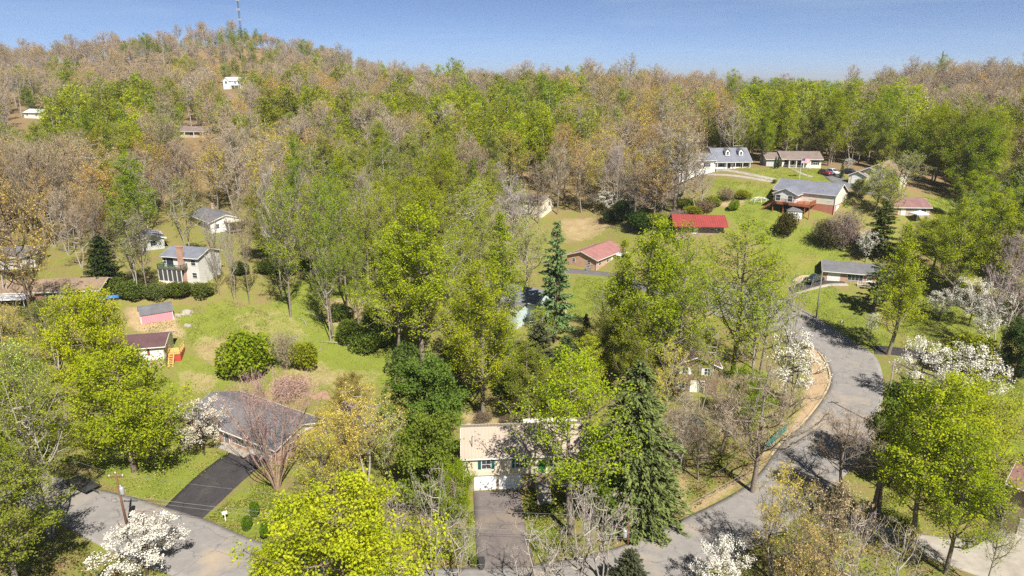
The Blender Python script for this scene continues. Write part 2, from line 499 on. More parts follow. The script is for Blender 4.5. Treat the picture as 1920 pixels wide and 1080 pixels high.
# ------------------------------------------------------------------ roads and drives, draped on the ground
def resample(pts, step):
    pts = np.asarray(pts, float)
    # Catmull-Rom through the points
    out = []
    P = np.vstack([2 * pts[0] - pts[1], pts, 2 * pts[-1] - pts[-2]])
    for i in range(1, len(P) - 2):
        n = max(2, int(np.linalg.norm(P[i + 1] - P[i]) / step))
        for k in range(n):
            s = k / n
            out.append(.5 * ((2 * P[i]) + (-P[i-1] + P[i+1]) * s + (2*P[i-1] - 5*P[i] + 4*P[i+1] - P[i+2]) * s*s + (-P[i-1] + 3*P[i] - 3*P[i+1] + P[i+2]) * s**3))
    out.append(pts[-1])
    return np.array(out)
def strip(name, left, right, mat, lift=.05, across=10, nseg=90, skirt=.25, edge_noise=.0, seed=1):
    """sheet between two edge lines given in photo pixels"""
    L = ground_many(left)[:, :2]; R = ground_many(right)[:, :2]
    def even(c):
        c = resample(c, 1.0)
        s = np.concatenate([[0], np.cumsum(np.linalg.norm(np.diff(c, axis=0), axis=1))])
        q = np.linspace(0, s[-1], nseg)
        return np.stack([np.interp(q, s, c[:, 0]), np.interp(q, s, c[:, 1])], 1)
    # pair by control points so both edges turn together
    n = len(left)
    Ls, Rs = [], []
    Lr = resample_pairs(L, nseg); Rr = resample_pairs(R, nseg)
    rng = np.random.default_rng(seed)
    if edge_noise:
        for c in (Lr, Rr):
            w = rng.normal(0, edge_noise, len(c)); w = np.convolve(w, [.25, .5, .25], 'same')
            c += w[:, None] * .7
    t = np.linspace(0, 1, across + 1)
    P = Lr[:, None, :] * (1 - t)[None, :, None] + Rr[:, None, :] * t[None, :, None]
    X, Y = P[..., 0].ravel(), P[..., 1].ravel()
    Z = HT(X, Y) + lift
    n, m = len(Lr), across + 1
    V = np.stack([X, Y, Z], 1)
    idx = np.arange(n * m).reshape(n, m)
    F = np.stack([idx[:-1, :-1], idx[:-1, 1:], idx[1:, 1:], idx[1:, :-1]], -1).reshape(-1, 4)
    # skirts down into the soil
    e1 = V[idx[:, 0]].copy(); e1[:, 2] -= skirt; e2 = V[idx[:, -1]].copy(); e2[:, 2] -= skirt
    b = len(V); V = np.vstack([V, e1, e2])
    i = np.arange(n - 1)
    F1 = np.stack([b + i, idx[:-1, 0], idx[1:, 0], b + i + 1], 1)
    F2 = np.stack([idx[:-1, -1], b + n + i, b + n + i + 1, idx[1:, -1]], 1)
    F = np.vstack([F, F1, F2])
    # make the top face up
    a, c_, d_ = V[F[0, 0]], V[F[0, 1]], V[F[0, 2]]
    if np.cross(c_ - a, d_ - a)[2] < 0: F = F[:, ::-1]
    o = link(name, np_mesh(name, V, F, mat)); o["kind"] = "structure"
    return o, Lr, Rr
def resample_pairs(c, nseg):
    n = len(c)
    q = np.linspace(0, n - 1, nseg)
    P = np.vstack([2 * c[0] - c[1], c, 2 * c[-1] - c[-2]])
    out = []
    for v in q:
        i = min(int(v), n - 2); s = v - i; i += 1
        out.append(.5 * ((2 * P[i]) + (-P[i-1] + P[i+1]) * s + (2*P[i-1] - 5*P[i] + 4*P[i+1] - P[i+2]) * s*s + (-P[i-1] + 3*P[i] - 3*P[i+1] + P[i+2]) * s**3))
    return np.array(out)
def asphalt(name, c1, c2, stain, stain_lo=.58, cracks=True):
    m, t, b, o = nt(name)
    co = coords(t)
    big = noise(t, co, .13, 5, .6, .4); mid = noise(t, co, .8, 5, .65); fine = noise(t, co, 9, 3, .7)
    c = mixc(t, ramp(t, mid, .3, .7), c1, c2)
    c = mixc(t, ramp(t, fine, .3, .75), c, mixc(t, .5, c, tuple(k * .7 for k in c1)))
    c = mixc(t, ramp(t, big, stain_lo, stain_lo + .2), c, stain)
    if cracks:
        v = t.nodes.new("ShaderNodeTexVoronoi"); v.feature = 'DISTANCE_TO_EDGE'; v.inputs["Scale"].default_value = .22
        mx = t.nodes.new("ShaderNodeVectorMath"); mx.operation = 'ADD'
        nz = t.nodes.new("ShaderNodeTexNoise"); nz.inputs["Scale"].default_value = .7; t.links.new(co, nz.inputs["Vector"])
        sc = t.nodes.new("ShaderNodeVectorMath"); sc.operation = 'SCALE'; sc.inputs["Scale"].default_value = 2.0
        t.links.new(nz.outputs["Color"], sc.inputs[0]); t.links.new(co, mx.inputs[0]); t.links.new(sc.outputs[0], mx.inputs[1])
        t.links.new(mx.outputs[0], v.inputs["Vector"])
        c = mixc(t, ramp(t, v.outputs["Distance"], .0, .012), tuple(k * .55 for k in c1), c)
    t.links.new(c, b.inputs["Base Color"]); b.inputs["Roughness"].default_value = .92
    b.inputs["Specular IOR Level"].default_value = .2
    bump(t, b, fine, .25, .01)
    return m
ROAD_M = asphalt("worn_asphalt", (.195, .183, .178), (.265, .248, .24), (.33, .265, .195), .54)
DRIVE_M = asphalt("dark_asphalt", (.040, .037, .040), (.058, .053, .055), (.085, .072, .062))
DRIVE2_M = asphalt("patched_asphalt", (.115, .10, .10), (.18, .155, .145), (.22, .175, .135), .5)
ROAD_L = [(-40,830),(60,880),(120,898),(183,917),(253,933),(307,950),(383,973),(480,1013),(620,1046),(800,1064),(1000,1058),(1150,1028),(1280,973),(1403,907),(1467,830),(1513,787),(1553,730),(1556,695),(1535,660),(1490,635),(1430,615),(1345,592),(1300,572)]
ROAD_R = [(-120,870),(-20,930),(60,955),(110,980),(187,1023),(270,1060),(370,1095),(480,1130),(620,1160),(800,1170),(1010,1150),(1210,1110),(1390,1040),(1510,960),(1590,885),(1636,820),(1653,760),(1656,710),(1640,667),(1600,641),(1540,600),(1440,545),(1330,528)]
road, RL, RR = strip("road", ROAD_L, ROAD_R, ROAD_M, .045, 12, 200)
strip("brick_house_drive", [(309,951),(345,915),(385,880),(430,850),(470,838)], [(380,972),(420,935),(460,898),(500,868),(545,850)], DRIVE_M, .07, 8, 40, edge_noise=.06)
strip("garage_drive", [(887,921),(889,960),(892,1010),(893,1068)], [(976,920),(981,960),(990,1010),(1005,1062)], DRIVE2_M, .075, 8, 40, edge_noise=.05)
strip("truck_drive", [(1478,540),(1505,529),(1535,520),(1562,517)], [(1485,551),(1515,541),(1550,532),(1585,530)], DRIVE_M, .08, 8, 30, edge_noise=.04)
strip("truck_drive_apron", [(1482,552),(1515,542),(1550,533),(1586,531)], [(1484,555),(1517,545),(1553,537),(1592,536)], CONC, .09, 3, 30)
strip("parking_pad", [(1483,527),(1497,517),(1512,516)], [(1500,529),(1515,525),(1526,519)], surf("pale_gravel", (.44,.36,.27),(.35,.28,.2), 1.0, .95), .06, 5, 12)
strip("centre_house_drive", [(1060,503),(1100,507),(1150,513),(1220,535),(1300,550)], [(1060,512),(1100,515),(1150,522),(1215,548),(1300,566)], asphalt("grey_drive", (.11,.105,.11), (.15,.14,.14), (.17,.15,.13)), .06, 6, 40)
strip("concrete_drive", [(1560,958),(1653,983),(1713,999),(1807,1008),(1860,996),(1940,985)], [(1530,985),(1645,1008),(1710,1032),(1800,1068),(1880,1092),(1990,1105)], CONC, .06, 10, 50)
strip("side_drive", [(1636,648),(1690,653),(1800,672),(1930,690)], [(1640,664),(1690,668),(1800,690),(1930,712)], DRIVE_M, .065, 6, 40, edge_noise=.05)
strip("drive_wheel_track", [(1325,315),(1370,318),(1410,325),(1455,335)], [(1325,319),(1370,322.5),(1410,330),(1455,340)], CONC, .05, 3, 30)
strip("drive_wheel_track", [(1325,326),(1370,327),(1410,332),(1450,339)], [(1325,329),(1370,330.5),(1410,336),(1450,343)], CONC, .05, 3, 30)
strip("back_road", [(1535,318),(1545,330),(1565,345),(1615,361),(1670,371),(1740,381)], [(1560,318),(1580,332),(1600,345),(1640,358),(1690,367),(1740,376)], asphalt("back_road_asphalt", (.13,.13,.14), (.17,.17,.175), (.2,.18,.15)), .06, 5, 40)
strip("gravel_track", [(1862,360),(1872,345),(1884,330),(1896,315)], [(1880,362),(1886,347),(1894,332),(1903,316)], surf("track_gravel", (.40,.34,.30),(.3,.25,.21), .8, .95), .06, 5, 20)
strip("hill_house_path", [(1483,318),(1500,326),(1520,333)], [(1488,317),(1506,325),(1526,331)], CONC, .06, 3, 12)

# kerb of rolled concrete along the house side of the road, in cast lengths
def kerb_run(line, side, a, b, mat, step=3.0):
    root = thing("concrete_kerb", "low tan concrete kerb curving along the edge of the road", "kerb", (0, 0, 0))
    s = np.concatenate([[0], np.cumsum(np.linalg.norm(np.diff(line, axis=0), axis=1))])
    q = np.arange(s[0] + a * s[-1], s[0] + b * s[-1], step)
    for i in range(len(q) - 1):
        n = 4
        ss = np.linspace(q[i] + .012, q[i + 1] - .012, n)
        c = np.stack([np.interp(ss, s, line[:, 0]), np.interp(ss, s, line[:, 1])], 1)
        d = np.gradient(c, axis=0); d /= np.linalg.norm(d, axis=1)[:, None]
        nr = np.stack([-d[:, 1], d[:, 0]], 1) * side
        z = HT(c[:, 0], c[:, 1])
        vs, fs = [], []
        for k in range(n):
            for off, h in ((0, -.1), (0, .10), (.06, .165), (.3, .165), (.34, -.1)):
                p = c[k] + nr[k] * off
                vs.append((p[0], p[1], z[k] + h))
        for k in range(n - 1):
            for j in range(4):
                fs.append((k * 5 + j, k * 5 + j + 1, (k + 1) * 5 + j + 1, (k + 1) * 5 + j))
        fs.append((0, 1, 2, 3, 4)); fs.append(tuple(5 * (n - 1) + j for j in (4, 3, 2, 1, 0)))
        me = bpy.data.meshes.new("kerb_length"); me.from_pydata(vs, [], fs); me.materials.append(mat); me.update()
        link("kerb_length", me, root)
KERB_M = surf("kerb_concrete", (.42, .34, .22), (.32, .25, .16), .7, .9)
kerb_run(RL, 1, .625, .86, KERB_M)
kerb_run(RL, 1, .27, .36, KERB_M)
# ------------------------------------------------------------------ houses
def window(house, side, dims, u, z, w, h, frame=WHITE, shutters=None, bars=1):
    """side F/B/L/R of a W x D house; u along the wall, z sill height"""
    W, D = dims
    fr, pn, sh = MB(), MB(), MB()
    t = .07
    fr.box(-w/2-t, w/2+t, -.07, .02, -t, 0); fr.box(-w/2-t, w/2+t, -.05, .02, h, h+t)
    fr.box(-w/2-t, -w/2, -.05, .02, 0, h); fr.box(w/2, w/2+t, -.05, .02, 0, h)
    fr.box(-w/2, w/2, -.035, .02, h/2-.025, h/2+.025)
    for k in range(1, bars):
        x = -w/2 + w*k/bars; fr.box(x-.025, x+.025, -.033, .02, 0, h)
    pn.box(-w/2, w/2, -.02, .018, 0, h)
    loc, rz = {'F': ((u, -D/2, z), 0), 'B': ((u, D/2, z), math.pi), 'L': ((-W/2, u, z), -math.pi/2), 'R': ((W/2, u, z), math.pi/2)}[side]
    a = fr.obj("window", frame, house); a.location = loc; a.rotation_euler.z = rz
    pn.obj("pane", GLASS, a)
    if shutters:
        for s in (-1, 1):
            x = s * (w/2 + t + .24)
            b = MB().box(x-.2, x+.2, -.05, .015, -.04, h+.04)
            for k in range(7): b.box(x-.16, x+.16, -.06, -.05, h*(k+.3)/7.2, h*(k+.75)/7.2)
            q = b.obj("shutter", shutters, house); q.location = loc; q.rotation_euler.z = rz
    return a
def door(house, side, dims, u, z, w, h, mat, kind="door", panels=4, frame=WHITE):
    W, D = dims
    loc, rz = {'F': ((u, -D/2, z), 0), 'B': ((u, D/2, z), math.pi), 'L': ((-W/2, u, z), -math.pi/2), 'R': ((W/2, u, z), math.pi/2)}[side]
    fr = MB(); t = .1
    fr.box(-w/2-t, -w/2, -.06, .02, 0, h); fr.box(w/2, w/2+t, -.06, .02, 0, h); fr.box(-w/2-t, w/2+t, -.06, .02, h, h+t)
    root = fr.obj(kind, frame, house); root.location = loc; root.rotation_euler.z = rz
    if kind == "garage_door":
        for k in range(panels):
            z0 = h*k/panels + .008; z1 = h*(k+1)/panels - .008
            p = MB().box(-w/2, w/2, -.03, .018, z0, z1)
            for j in range(4):
                xa = -w/2 + w*(j+.12)/4; xb = -w/2 + w*(j+.88)/4
                p.box(xa, xb, -.045, -.03, z0+.09, z1-.09)
            p.obj("door_panel", mat, root)
    else:
        MB().box(-w/2, w/2, -.03, .018, 0, h).box(-w*.33, w*.33, -.04, -.03, h*.12, h*.42).box(-w*.33, w*.33, -.04, -.03, h*.52, h*.9).obj("door_leaf", mat, root)
        MB().box(w*.36, w*.42, -.09, -.03, h*.46, h*.5).obj("handle", DARK, root)
    return root
def gable_roof(house, W, D, z, pitch, mat, over=.45, rake=.35, thick=.16, ribs=None, trim=WHITE, cx=0.0, cy=0.0, axis='x', name="roof"):
    """two-slope roof, ridge along local x; returns ridge height"""
    r = D/2 + over; h = (D/2) * pitch; e = z - over * pitch
    L = W/2 + rake
    top = z + h
    root = MB().prism_x([(-r, e), (-r, e-thick), (0, top-thick), (r, e-thick), (r, e), (0, top)][::-1], -L, L).obj(name, mat, house)
    MB().prism_x([(-.22, top-.22*pitch+.03), (0, top+.045), (.22, top-.22*pitch+.03), (.22, top-.22*pitch+.004), (0, top+.01), (-.22, top-.22*pitch+.004)][::-1], -L+.01, L-.01).obj("ridge_cap", mat, root)
    for s in (-1, 1):
        MB().box(-L, L, s*(r+.002) if s > 0 else -(r+.1), (r+.1) if s > 0 else -(r+.002), e-.15, e-.02).obj("gutter", trim, root)
        x0, x1 = (L+.002, L+.05) if s > 0 else (-L-.05, -L-.002)
        MB().prism_x([(-r, e-.02), (-r, e-.2), (0, top-.2), (r, e-.2), (r, e-.02), (0, top-.02)][::-1], x0, x1).obj("fascia", trim, root)
    if ribs:
        for s in (-1, 1):
            b = MB(); n = int(2*L/ribs)
            for i in range(n+1):
                x = -L + .06 + (2*L-.12)*i/n
                ln = [(x-.018, s*r, e+.003), (x+.018, s*r, e+.003), (x+.018, s*.22, top-.22*pitch+.003), (x-.018, s*.22, top-.22*pitch+.003)]
                vs = ln + [(p[0], p[1], p[2]+.045) for p in ln]
                b.add(vs, [(4,5,6,7) if s < 0 else (7,6,5,4), (0,1,5,4), (1,2,6,5), (2,3,7,6), (3,0,4,7)])
            q = b.obj("roof_ribs", mat, root); q["kind"] = "stuff"
    root.location = (cx, cy, 0)
    if axis == 'y': root.rotation_euler.z = math.pi/2
    return top, root
def walls(house, W, D, z0, z1, mat, pitch=None, name="wall", cx=0.0, cy=0.0, axis='x'):
    b = MB()
    if pitch is None: b.box(-W/2, W/2, -D/2, D/2, z0, z1)
    else:
        h = D/2*pitch
        b.prism_x([(-D/2, z0), (D/2, z0), (D/2, z1-.17), (0, z1+h-.17), (-D/2, z1-.17)], -W/2, W/2)
    o = b.obj(name, mat, house); o.location = (cx, cy, 0)
    if axis == 'y': o.rotation_euler.z = math.pi/2
    return o
def chimney(house, x, y, z0, z1, w=.9, d=.7, mat=None):
    c = MB().box(x-w/2, x+w/2, y-d/2, y+d/2, z0, z1).box(x-w/2-.07, x+w/2+.07, y-d/2-.07, y+d/2+.07, z1, z1+.14).obj("chimney", mat, house)
    MB().lathe([(.14, z1+.14), (.14, z1+.45), (.11, z1+.45)], 8, (x, y, 0)).obj("flue", CONC, c)
def vents(roof, D, z, pitch, spots):
    for x, f in spots:
        y = -D/2 * (1-f); zz = z + (D/2*f) * pitch
        MB().lathe([(.07, -.1), (.07, .45), (.05, .45)], 7, (x, y, zz)).obj("vent_pipe", GALV, roof)
def steps(house, x0, x1, y0, n, z0, mat, dirn=-1, rise=.18, run=.28):
    for i in range(n):
        MB().box(x0, x1, y0 + dirn*run*(n-i) if dirn < 0 else y0 + run*i, y0 + dirn*run*(n-i-1) if dirn < 0 else y0 + run*(i+1), z0-.3, z0 + rise*(i+1)).obj("step", mat, house)
def railing(house, pts, h, mat, gap=.16, post=1.6):
    """rail with posts and balusters along a polyline (x, y, z)"""
    for a, b in zip(pts[:-1], pts[1:]):
        a, b = Vector(a), Vector(b); L = (b-a).length; d = (b-a)/L
        MB().tube([a+Vector((0,0,h)), b+Vector((0,0,h))], .05, 4).tube([a+Vector((0,0,.1)), b+Vector((0,0,.1))], .04, 4).obj("rail", mat, house)
        bb = MB()
        for i in range(1, int(L/gap)):
            p = a + d*i*gap
            bb.box(p.x-.02, p.x+.02, p.y-.02, p.y+.02, p.z+.1, p.z+h)
        q = bb.obj("balusters", mat, house); q["kind"] = "stuff"
        n = max(1, round(L/post))
        for i in range(n+1):
            p = a + d*L*i/n
            MB().box(p.x-.055, p.x+.055, p.y-.055, p.y+.055, p.z-.1, p.z+h+.06).obj("rail_post", mat, house)
def deck_boards(house, x0, x1, y0, y1, z, mat, bw=.3):
    n = max(1, int((x1-x0)/bw))
    w = (x1-x0)/n
    for i in range(n):
        MB().box(x0+i*w+.008, x0+(i+1)*w-.008, y0, y1, z-.05, z).obj("deck_board", mat, house)
def at_center(px, py, rz_deg, W, D, corner):
    """centre of a house whose ground corner (sx, sy in -1/1) shows at a photo pixel"""
    g = G(px, py); a = math.radians(rz_deg)
    lx, ly = corner[0]*W/2, corner[1]*D/2
    return (g[0] - (lx*math.cos(a) - ly*math.sin(a)), g[1] - (lx*math.sin(a) + ly*math.cos(a)), g[2])

RED_BRICK = brick("red_brick", (.30, .115, .075), (.38, .16, .10), (.40, .34, .28))
ORANGE_BRICK = brick("orange_brick", (.42, .19, .115), (.36, .155, .09), (.45, .38, .3))
BROWN_BRICK = brick("brown_brick", (.24, .15, .09), (.19, .11, .07), (.35, .3, .24))
TAN_BRICK = brick("tan_brick", (.38, .27, .18), (.31, .215, .14), (.42, .37, .3))
GREY_SH = shingle("grey_shingle", (.125, .125, .14), (.095, .095, .105))
BLUE_SH = shingle("slate_blue_shingle", (.15, .16, .20), (.12, .125, .155))
BROWN_SH = shingle("brown_shingle", (.22, .155, .105), (.17, .12, .085))
MAROON_SH = shingle("maroon_shingle", (.20, .11, .11), (.155, .085, .085))
PURPLE_SH = shingle("plum_shingle", (.115, .055, .075), (.085, .04, .06))
TAUPE_SH = shingle("taupe_shingle", (.17, .135, .12), (.135, .105, .095))
WHITE_SD = siding("white_siding", (.74, .74, .72)); TAN_SD = siding("tan_siding", (.62, .54, .42))
CREAM_SD = siding("cream_siding", (.70, .65, .54)); GREY_SD = siding("grey_siding", (.45, .47, .48)); TEAL_SD = siding("pale_teal_siding", (.48, .58, .58))
GARAGE_W = surf("garage_white", (.80, .80, .80), (.70, .70, .70), 1.0, .5)
TEAL = surf("teal_shutter", (.012, .09, .10), (.01, .07, .075), 3, .5)
REDSH = surf("crimson_shutter", (.22, .03, .05), (.18, .03, .04), 3, .5)
BLACKSH = surf("black_shutter", (.025, .028, .03), (.04, .04, .04), 3, .5)
TAN_METAL = surf("tan_metal_roof", (.385, .315, .255), (.34, .28, .23), .5, .5, fine=6, metal=.0)
RED_METAL = surf("red_metal_roof", (.28, .055, .05), (.22, .045, .042), .5, .45, fine=6)
NEW_WOOD = surf("new_lumber", (.62, .42, .15), (.52, .34, .12), 2, .8)
DECK_WOOD = surf("stained_deck", (.36, .13, .06), (.28, .10, .05), 2, .7)

# ---- the tan split-level house behind the two-car drive
def tan_house():
    W, D, rz = 16.6, 8.2, 4.0
    c = at_center(874, 920, rz, W, D, (-1, -1))
    h = thing("split_level_house", "tan split-level house with ribbed tan metal roof and two white garage doors", "house", (c[0], c[1], c[2]), math.radians(rz))
    d = (W, D)
    walls(h, W, D, -1.2, 2.32, BROWN_BRICK, name="lower_wall")
    wl = walls(h, W+.3, D+.5, 2.321, 5.15, TAN_SD, .44)
    top, r = gable_roof(h, W+.3, D+.5, 5.15, .44, TAN_METAL, .28, .45, .12, ribs=.46)
    dd = (W+.3, D+.5)
    window(h, 'F', dd, -5.6, 3.35, 1.15, 1.25, WHITE, TEAL, 2); window(h, 'F', dd, -1.2, 3.35, 1.15, 1.25, WHITE, TEAL, 2)
    window(h, 'F', dd, 4.2, 3.35, 1.9, 1.25, WHITE, TEAL, 3); window(h, 'F', dd, 7.2, 3.35, 1.0, 1.25, WHITE, TEAL, 2)
    door(h, 'F', d, -5.75, 0, 2.75, 2.12, GARAGE_W, "garage_door"); door(h, 'F', d, -2.45, 0, 2.75, 2.12, GARAGE_W, "garage_door")
    window(h, 'F', d, 4.2, .8, 1.6, .9, WHITE, None, 2)
    window(h, 'L', dd, 1.2, 3.1, .9, 1.1); window(h, 'R', dd, -1.0, 3.1, .9, 1.1)
    door(h, 'F', dd, 1.7, 2.4, 1.0, 2.05, surf("green_door", (.02,.13,.03),(.02,.1,.02),3,.5))
    MB().box(.75, 2.7, -D/2-1.7, -D/2-.36, -1, 2.35).obj("porch_slab", BROWN_BRICK, h)
    steps(h, .8, 2.6, -D/2-1.7, 7, 0, CONC, -1, .3, .3)
    MB().tube([(-W/2-.3, -D/2-.42, 4.4), (-W/2-.3, -D/2-.42, -.5)], .06, 6).obj("downpipe", WHITE, h)
    MB().tube([(-7.4, -2.9, 5.0), (-7.4, -2.9, 7.2), (-7.3, -2.9, 7.35)], .05, 6).obj("service_mast", DARK, r)
    MB().box(-.12, .12, -.1, .1, top+.02, top+.28).obj("ridge_vent", DARK, r)
    # flat-roofed porch on the garden side
    MB().box(.2, 8.2, D/2+.4, D/2+3.6, 3.9, 4.05).obj("porch_roof", surf("white_membrane", (.66,.62,.58), (.55,.5,.46), .7, .7), h)
    for x in (.4, 4.2, 8.0): MB().box(x-.07, x+.07, D/2+3.4, D/2+3.54, -1, 3.9).obj("porch_post", WHITE, h)
    return h, c, rz
TAN_H = tan_house()

# ---- brick ranch with the slate-grey roof
def brick_ranch():
    W, D, rz = 19.5, 9.0, -31
    c = at_center(428, 833, rz, W, D, (-.1, -1))
    h = thing("brick_ranch", "long red-brick ranch house with grey shingle roof behind the dark asphalt drive", "house", (c[0], c[1], c[2]), math.radians(rz))
    d = (W, D)
    walls(h, W, D, -1.2, 2.75, ORANGE_BRICK, .36)
    gable_roof(h, W, D, 2.75, .36, GREY_SH, .6, .5)
    door(h, 'F', d, -1.1, .25, 1.0, 2.05, surf("slate_door", (.10,.14,.2),(.08,.11,.16),3,.5))
    window(h, 'F', d, 1.8, .7, 3.4, 1.35, WHITE, None, 5); window(h, 'F', d, -4.6, .9, 1.6, 1.2, WHITE, None, 2)
    window(h, 'F', d, -7.4, .9, 1.2, 1.2, WHITE); window(h, 'R', d, 1.8, .9, 1.2, 1.1); window(h, 'R', d, -2, .9, 1.2, 1.1)
    window(h, 'L', d, 0, .9, 1.2, 1.1)
    door(h, 'F', d, 6.2, 0, 4.6, 2.1, WHITE, "garage_door")
    MB().box(-2.2, 4.2, -D/2-1.5, -D/2-.02, -.6, .12).obj("porch_slab", CONC, h)
    tri = MB().prism_x([(-D/2+.2, 2.62), (D/2-.2, 2.62), (0, 2.62+(D/2-.2)*.36-.1)], W/2+.01, W/2+.05).obj("gable_boarding", WHITE_SD, h)
    MB().tube([(W/2+.1, D/2+.1, 2.5), (W/2+.1, D/2+.1, -.8)], .06, 6).obj("downpipe", WHITE, h)
brick_ranch()

# ---- white house with new lumber stairs and red skirting
def white_red_house():
    W, D, rz = 11, 7.0, 13
    c = at_center(311, 688, rz, W, D, (1, -1))
    h = thing("white_house", "white-sided house with crimson shutters, maroon roof and new lumber stair landing", "house", c, math.radians(rz))
    d = (W, D)
    walls(h, W, D, -2.2, 1.6, TAN_BRICK, name="lower_wall"); walls(h, W+.06, D+.06, 1.601, 4.3, WHITE_SD, .3)
    gable_roof(h, W, D, 4.3, .3, shingle("dark_maroon_shingle", (.10,.05,.055), (.075,.04,.045)), .5, .5)
    window(h, 'F', d, 2.2, 2.5, 1.1, 1.2, WHITE, REDSH, 2); window(h, 'F', d, 2.3, .2, .9, .8)
    window(h, 'F', d, -2.2, 2.5, 1.1, 1.2, WHITE, REDSH, 2); window(h, 'R', d, -1.8, 2.5, 1.0, 1.1, WHITE, REDSH)
    red = surf("red_panel", (.40, .06, .04), (.33, .05, .035), 1, .6)
    MB().box(W/2+.05, W/2+2.3, -1.8, 1.6, -1.2, 1.5).obj("red_skirting", red, h)
    deck_boards(h, W/2+.05, W/2+2.3, -1.8, 1.6, 1.68, NEW_WOOD, .32)
    railing(h, [(W/2+.1, -1.75, 1.7), (W/2+2.25, -1.75, 1.7), (W/2+2.25, 1.55, 1.7)], 1.1, NEW_WOOD, .3, 1.1)
    for s in (.3, 1.1):
        MB().prism_x([(-1.8, 1.6), (-1.8, 1.3), (-4.0, -.9), (-4.0, -.5)][::-1], W/2+s, W/2+s+.12).obj("stair_stringer", NEW_WOOD, h)
    for k in range(8):
        z = 1.4 - k*.26; y = -1.95 - k*.265
        MB().box(W/2+.3, W/2+1.22, y-.14, y+.14, z-.05, z).obj("stair_tread", NEW_WOOD, h)
white_red_house()

# ---- pink shed with a rounded grey roof
def pink_shed():
    W, D, rz = 5.7, 3.2, 33
    c = at_center(266, 608, rz, W, D, (-1, -1))
    h = thing("garden_shed", "pink wooden garden shed with rounded grey gambrel roof", "shed", c, math.radians(rz))
    pink = siding("pink_boards", (.55, .24, .29), .32, True, .1)
    prof = [(-D/2, -.5), (D/2, -.5), (D/2, 1.9), (D*.33, 2.75), (0, 3.15), (-D*.33, 2.75), (-D/2, 1.9)]
    MB().prism_x(prof, -W/2, W/2).obj("wall", pink, h)
    MB().prism_x([(-D/2, -.4), (D/2, -.4), (D/2, 1.85), (D*.33, 2.7), (0, 3.1), (-D*.33, 2.7), (-D/2, 1.85)], -W/2-.03, -W/2-.003).obj("end_boarding", surf("pale_pink", (.62,.45,.5),(.55,.4,.44),2,.7), h)
    o = [(-D/2-.14, 1.72), (-D/2-.02, 2.0), (-D*.36, 2.72), (-D*.2, 3.08), (0, 3.24), (D*.2, 3.08), (D*.36, 2.72), (D/2+.02, 2.0), (D/2+.14, 1.72)]
    inn = [(y*.965, z-.07) for y, z in o]
    MB().prism_x((o + inn[::-1])[::-1], -W/2-.18, W/2+.18).obj("roof", GREY_SH, h)
    for s in (-1, 1): MB().box(s*W/2-.05, s*W/2+.05, -D/2-.03, -D/2+.02, -.4, 1.75).obj("corner_board", WHITE, h)
    door(h, 'L', (W+.08, D), 0, -.1, 1.5, 1.9, pink, "door")
    for x in (-2, 0, 2): MB().box(x-.2, x+.2, -1.5, 1.5, -1.1, -.5).obj("foundation_block", CONC, h)
pink_shed()

# ---- grey two-storey with brick chimney and a screened porch under the balcony
def chimney_house():
    W, D, rz = 9, 7.5, -14
    c = at_center(318, 522, rz, W, D, (-.75, -1))
    h = thing("two_storey_house", "white two-storey house with brick chimney and balcony over a screened porch", "house", c, math.radians(rz))
    d = (W, D)
    walls(h, W, D, -5, 5.3, siding("weathered_white_siding", (.60, .59, .56)), .34)
    gable_roof(h, W, D, 5.3, .34, BLUE_SH, .5, .4)
    chimney(h, .6, -D/2-.35, -1.5, 7.4, 1.3, .7, RED_BRICK)
    deck_boards(h, -4.3, 1.8, -D/2-2.2, -D/2-.02, 2.75, WOOD, .35)
    green = surf("green_railing", (.03, .10, .08), (.03, .08, .06), 3, .6)
    railing(h, [(-4.2, -D/2-.1, 2.78), (-4.2, -D/2-2.1, 2.78), (1.7, -D/2-2.1, 2.78), (1.7, -D/2-.1, 2.78)], 1.0, green, .2)
    for k in range(6):
        x = -4.2 + k*1.18; MB().box(x-.07, x+.07, -D/2-2.15, -D/2-2.0, -1.5, 2.7).obj("porch_post", WHITE, h)
    MB().box(-4.2, 1.7, -D/2-2.08, -D/2-2.04, -.9, .1).obj("porch_panel", WHITE, h)
    MB().box(-4.15, 1.65, -D/2-2.06, -D/2-2.03, .101, 2.68).obj("porch_screen", surf("dark_screen", (.05,.05,.055),(.07,.07,.07),4,.7), h)
    door(h, 'F', d, -2.6, 2.8, 1.8, 2.05, GLASS, "door"); window(h, 'F', d, -3.9, 3.4, .6, 1.2)
    window(h, 'F', d, 3.3, 3.4, 1.1, 1.2); window(h, 'L', d, 1.4, 3.4, 1.0, 1.2); window(h, 'L', d, -2.2, 3.4, 1.0, 1.2); window(h, 'L', d, -1.5, .6, 1.0, 1.2)
    window(h, 'F', d, 3.3, .6, 1.1, 1.1)
chimney_house()

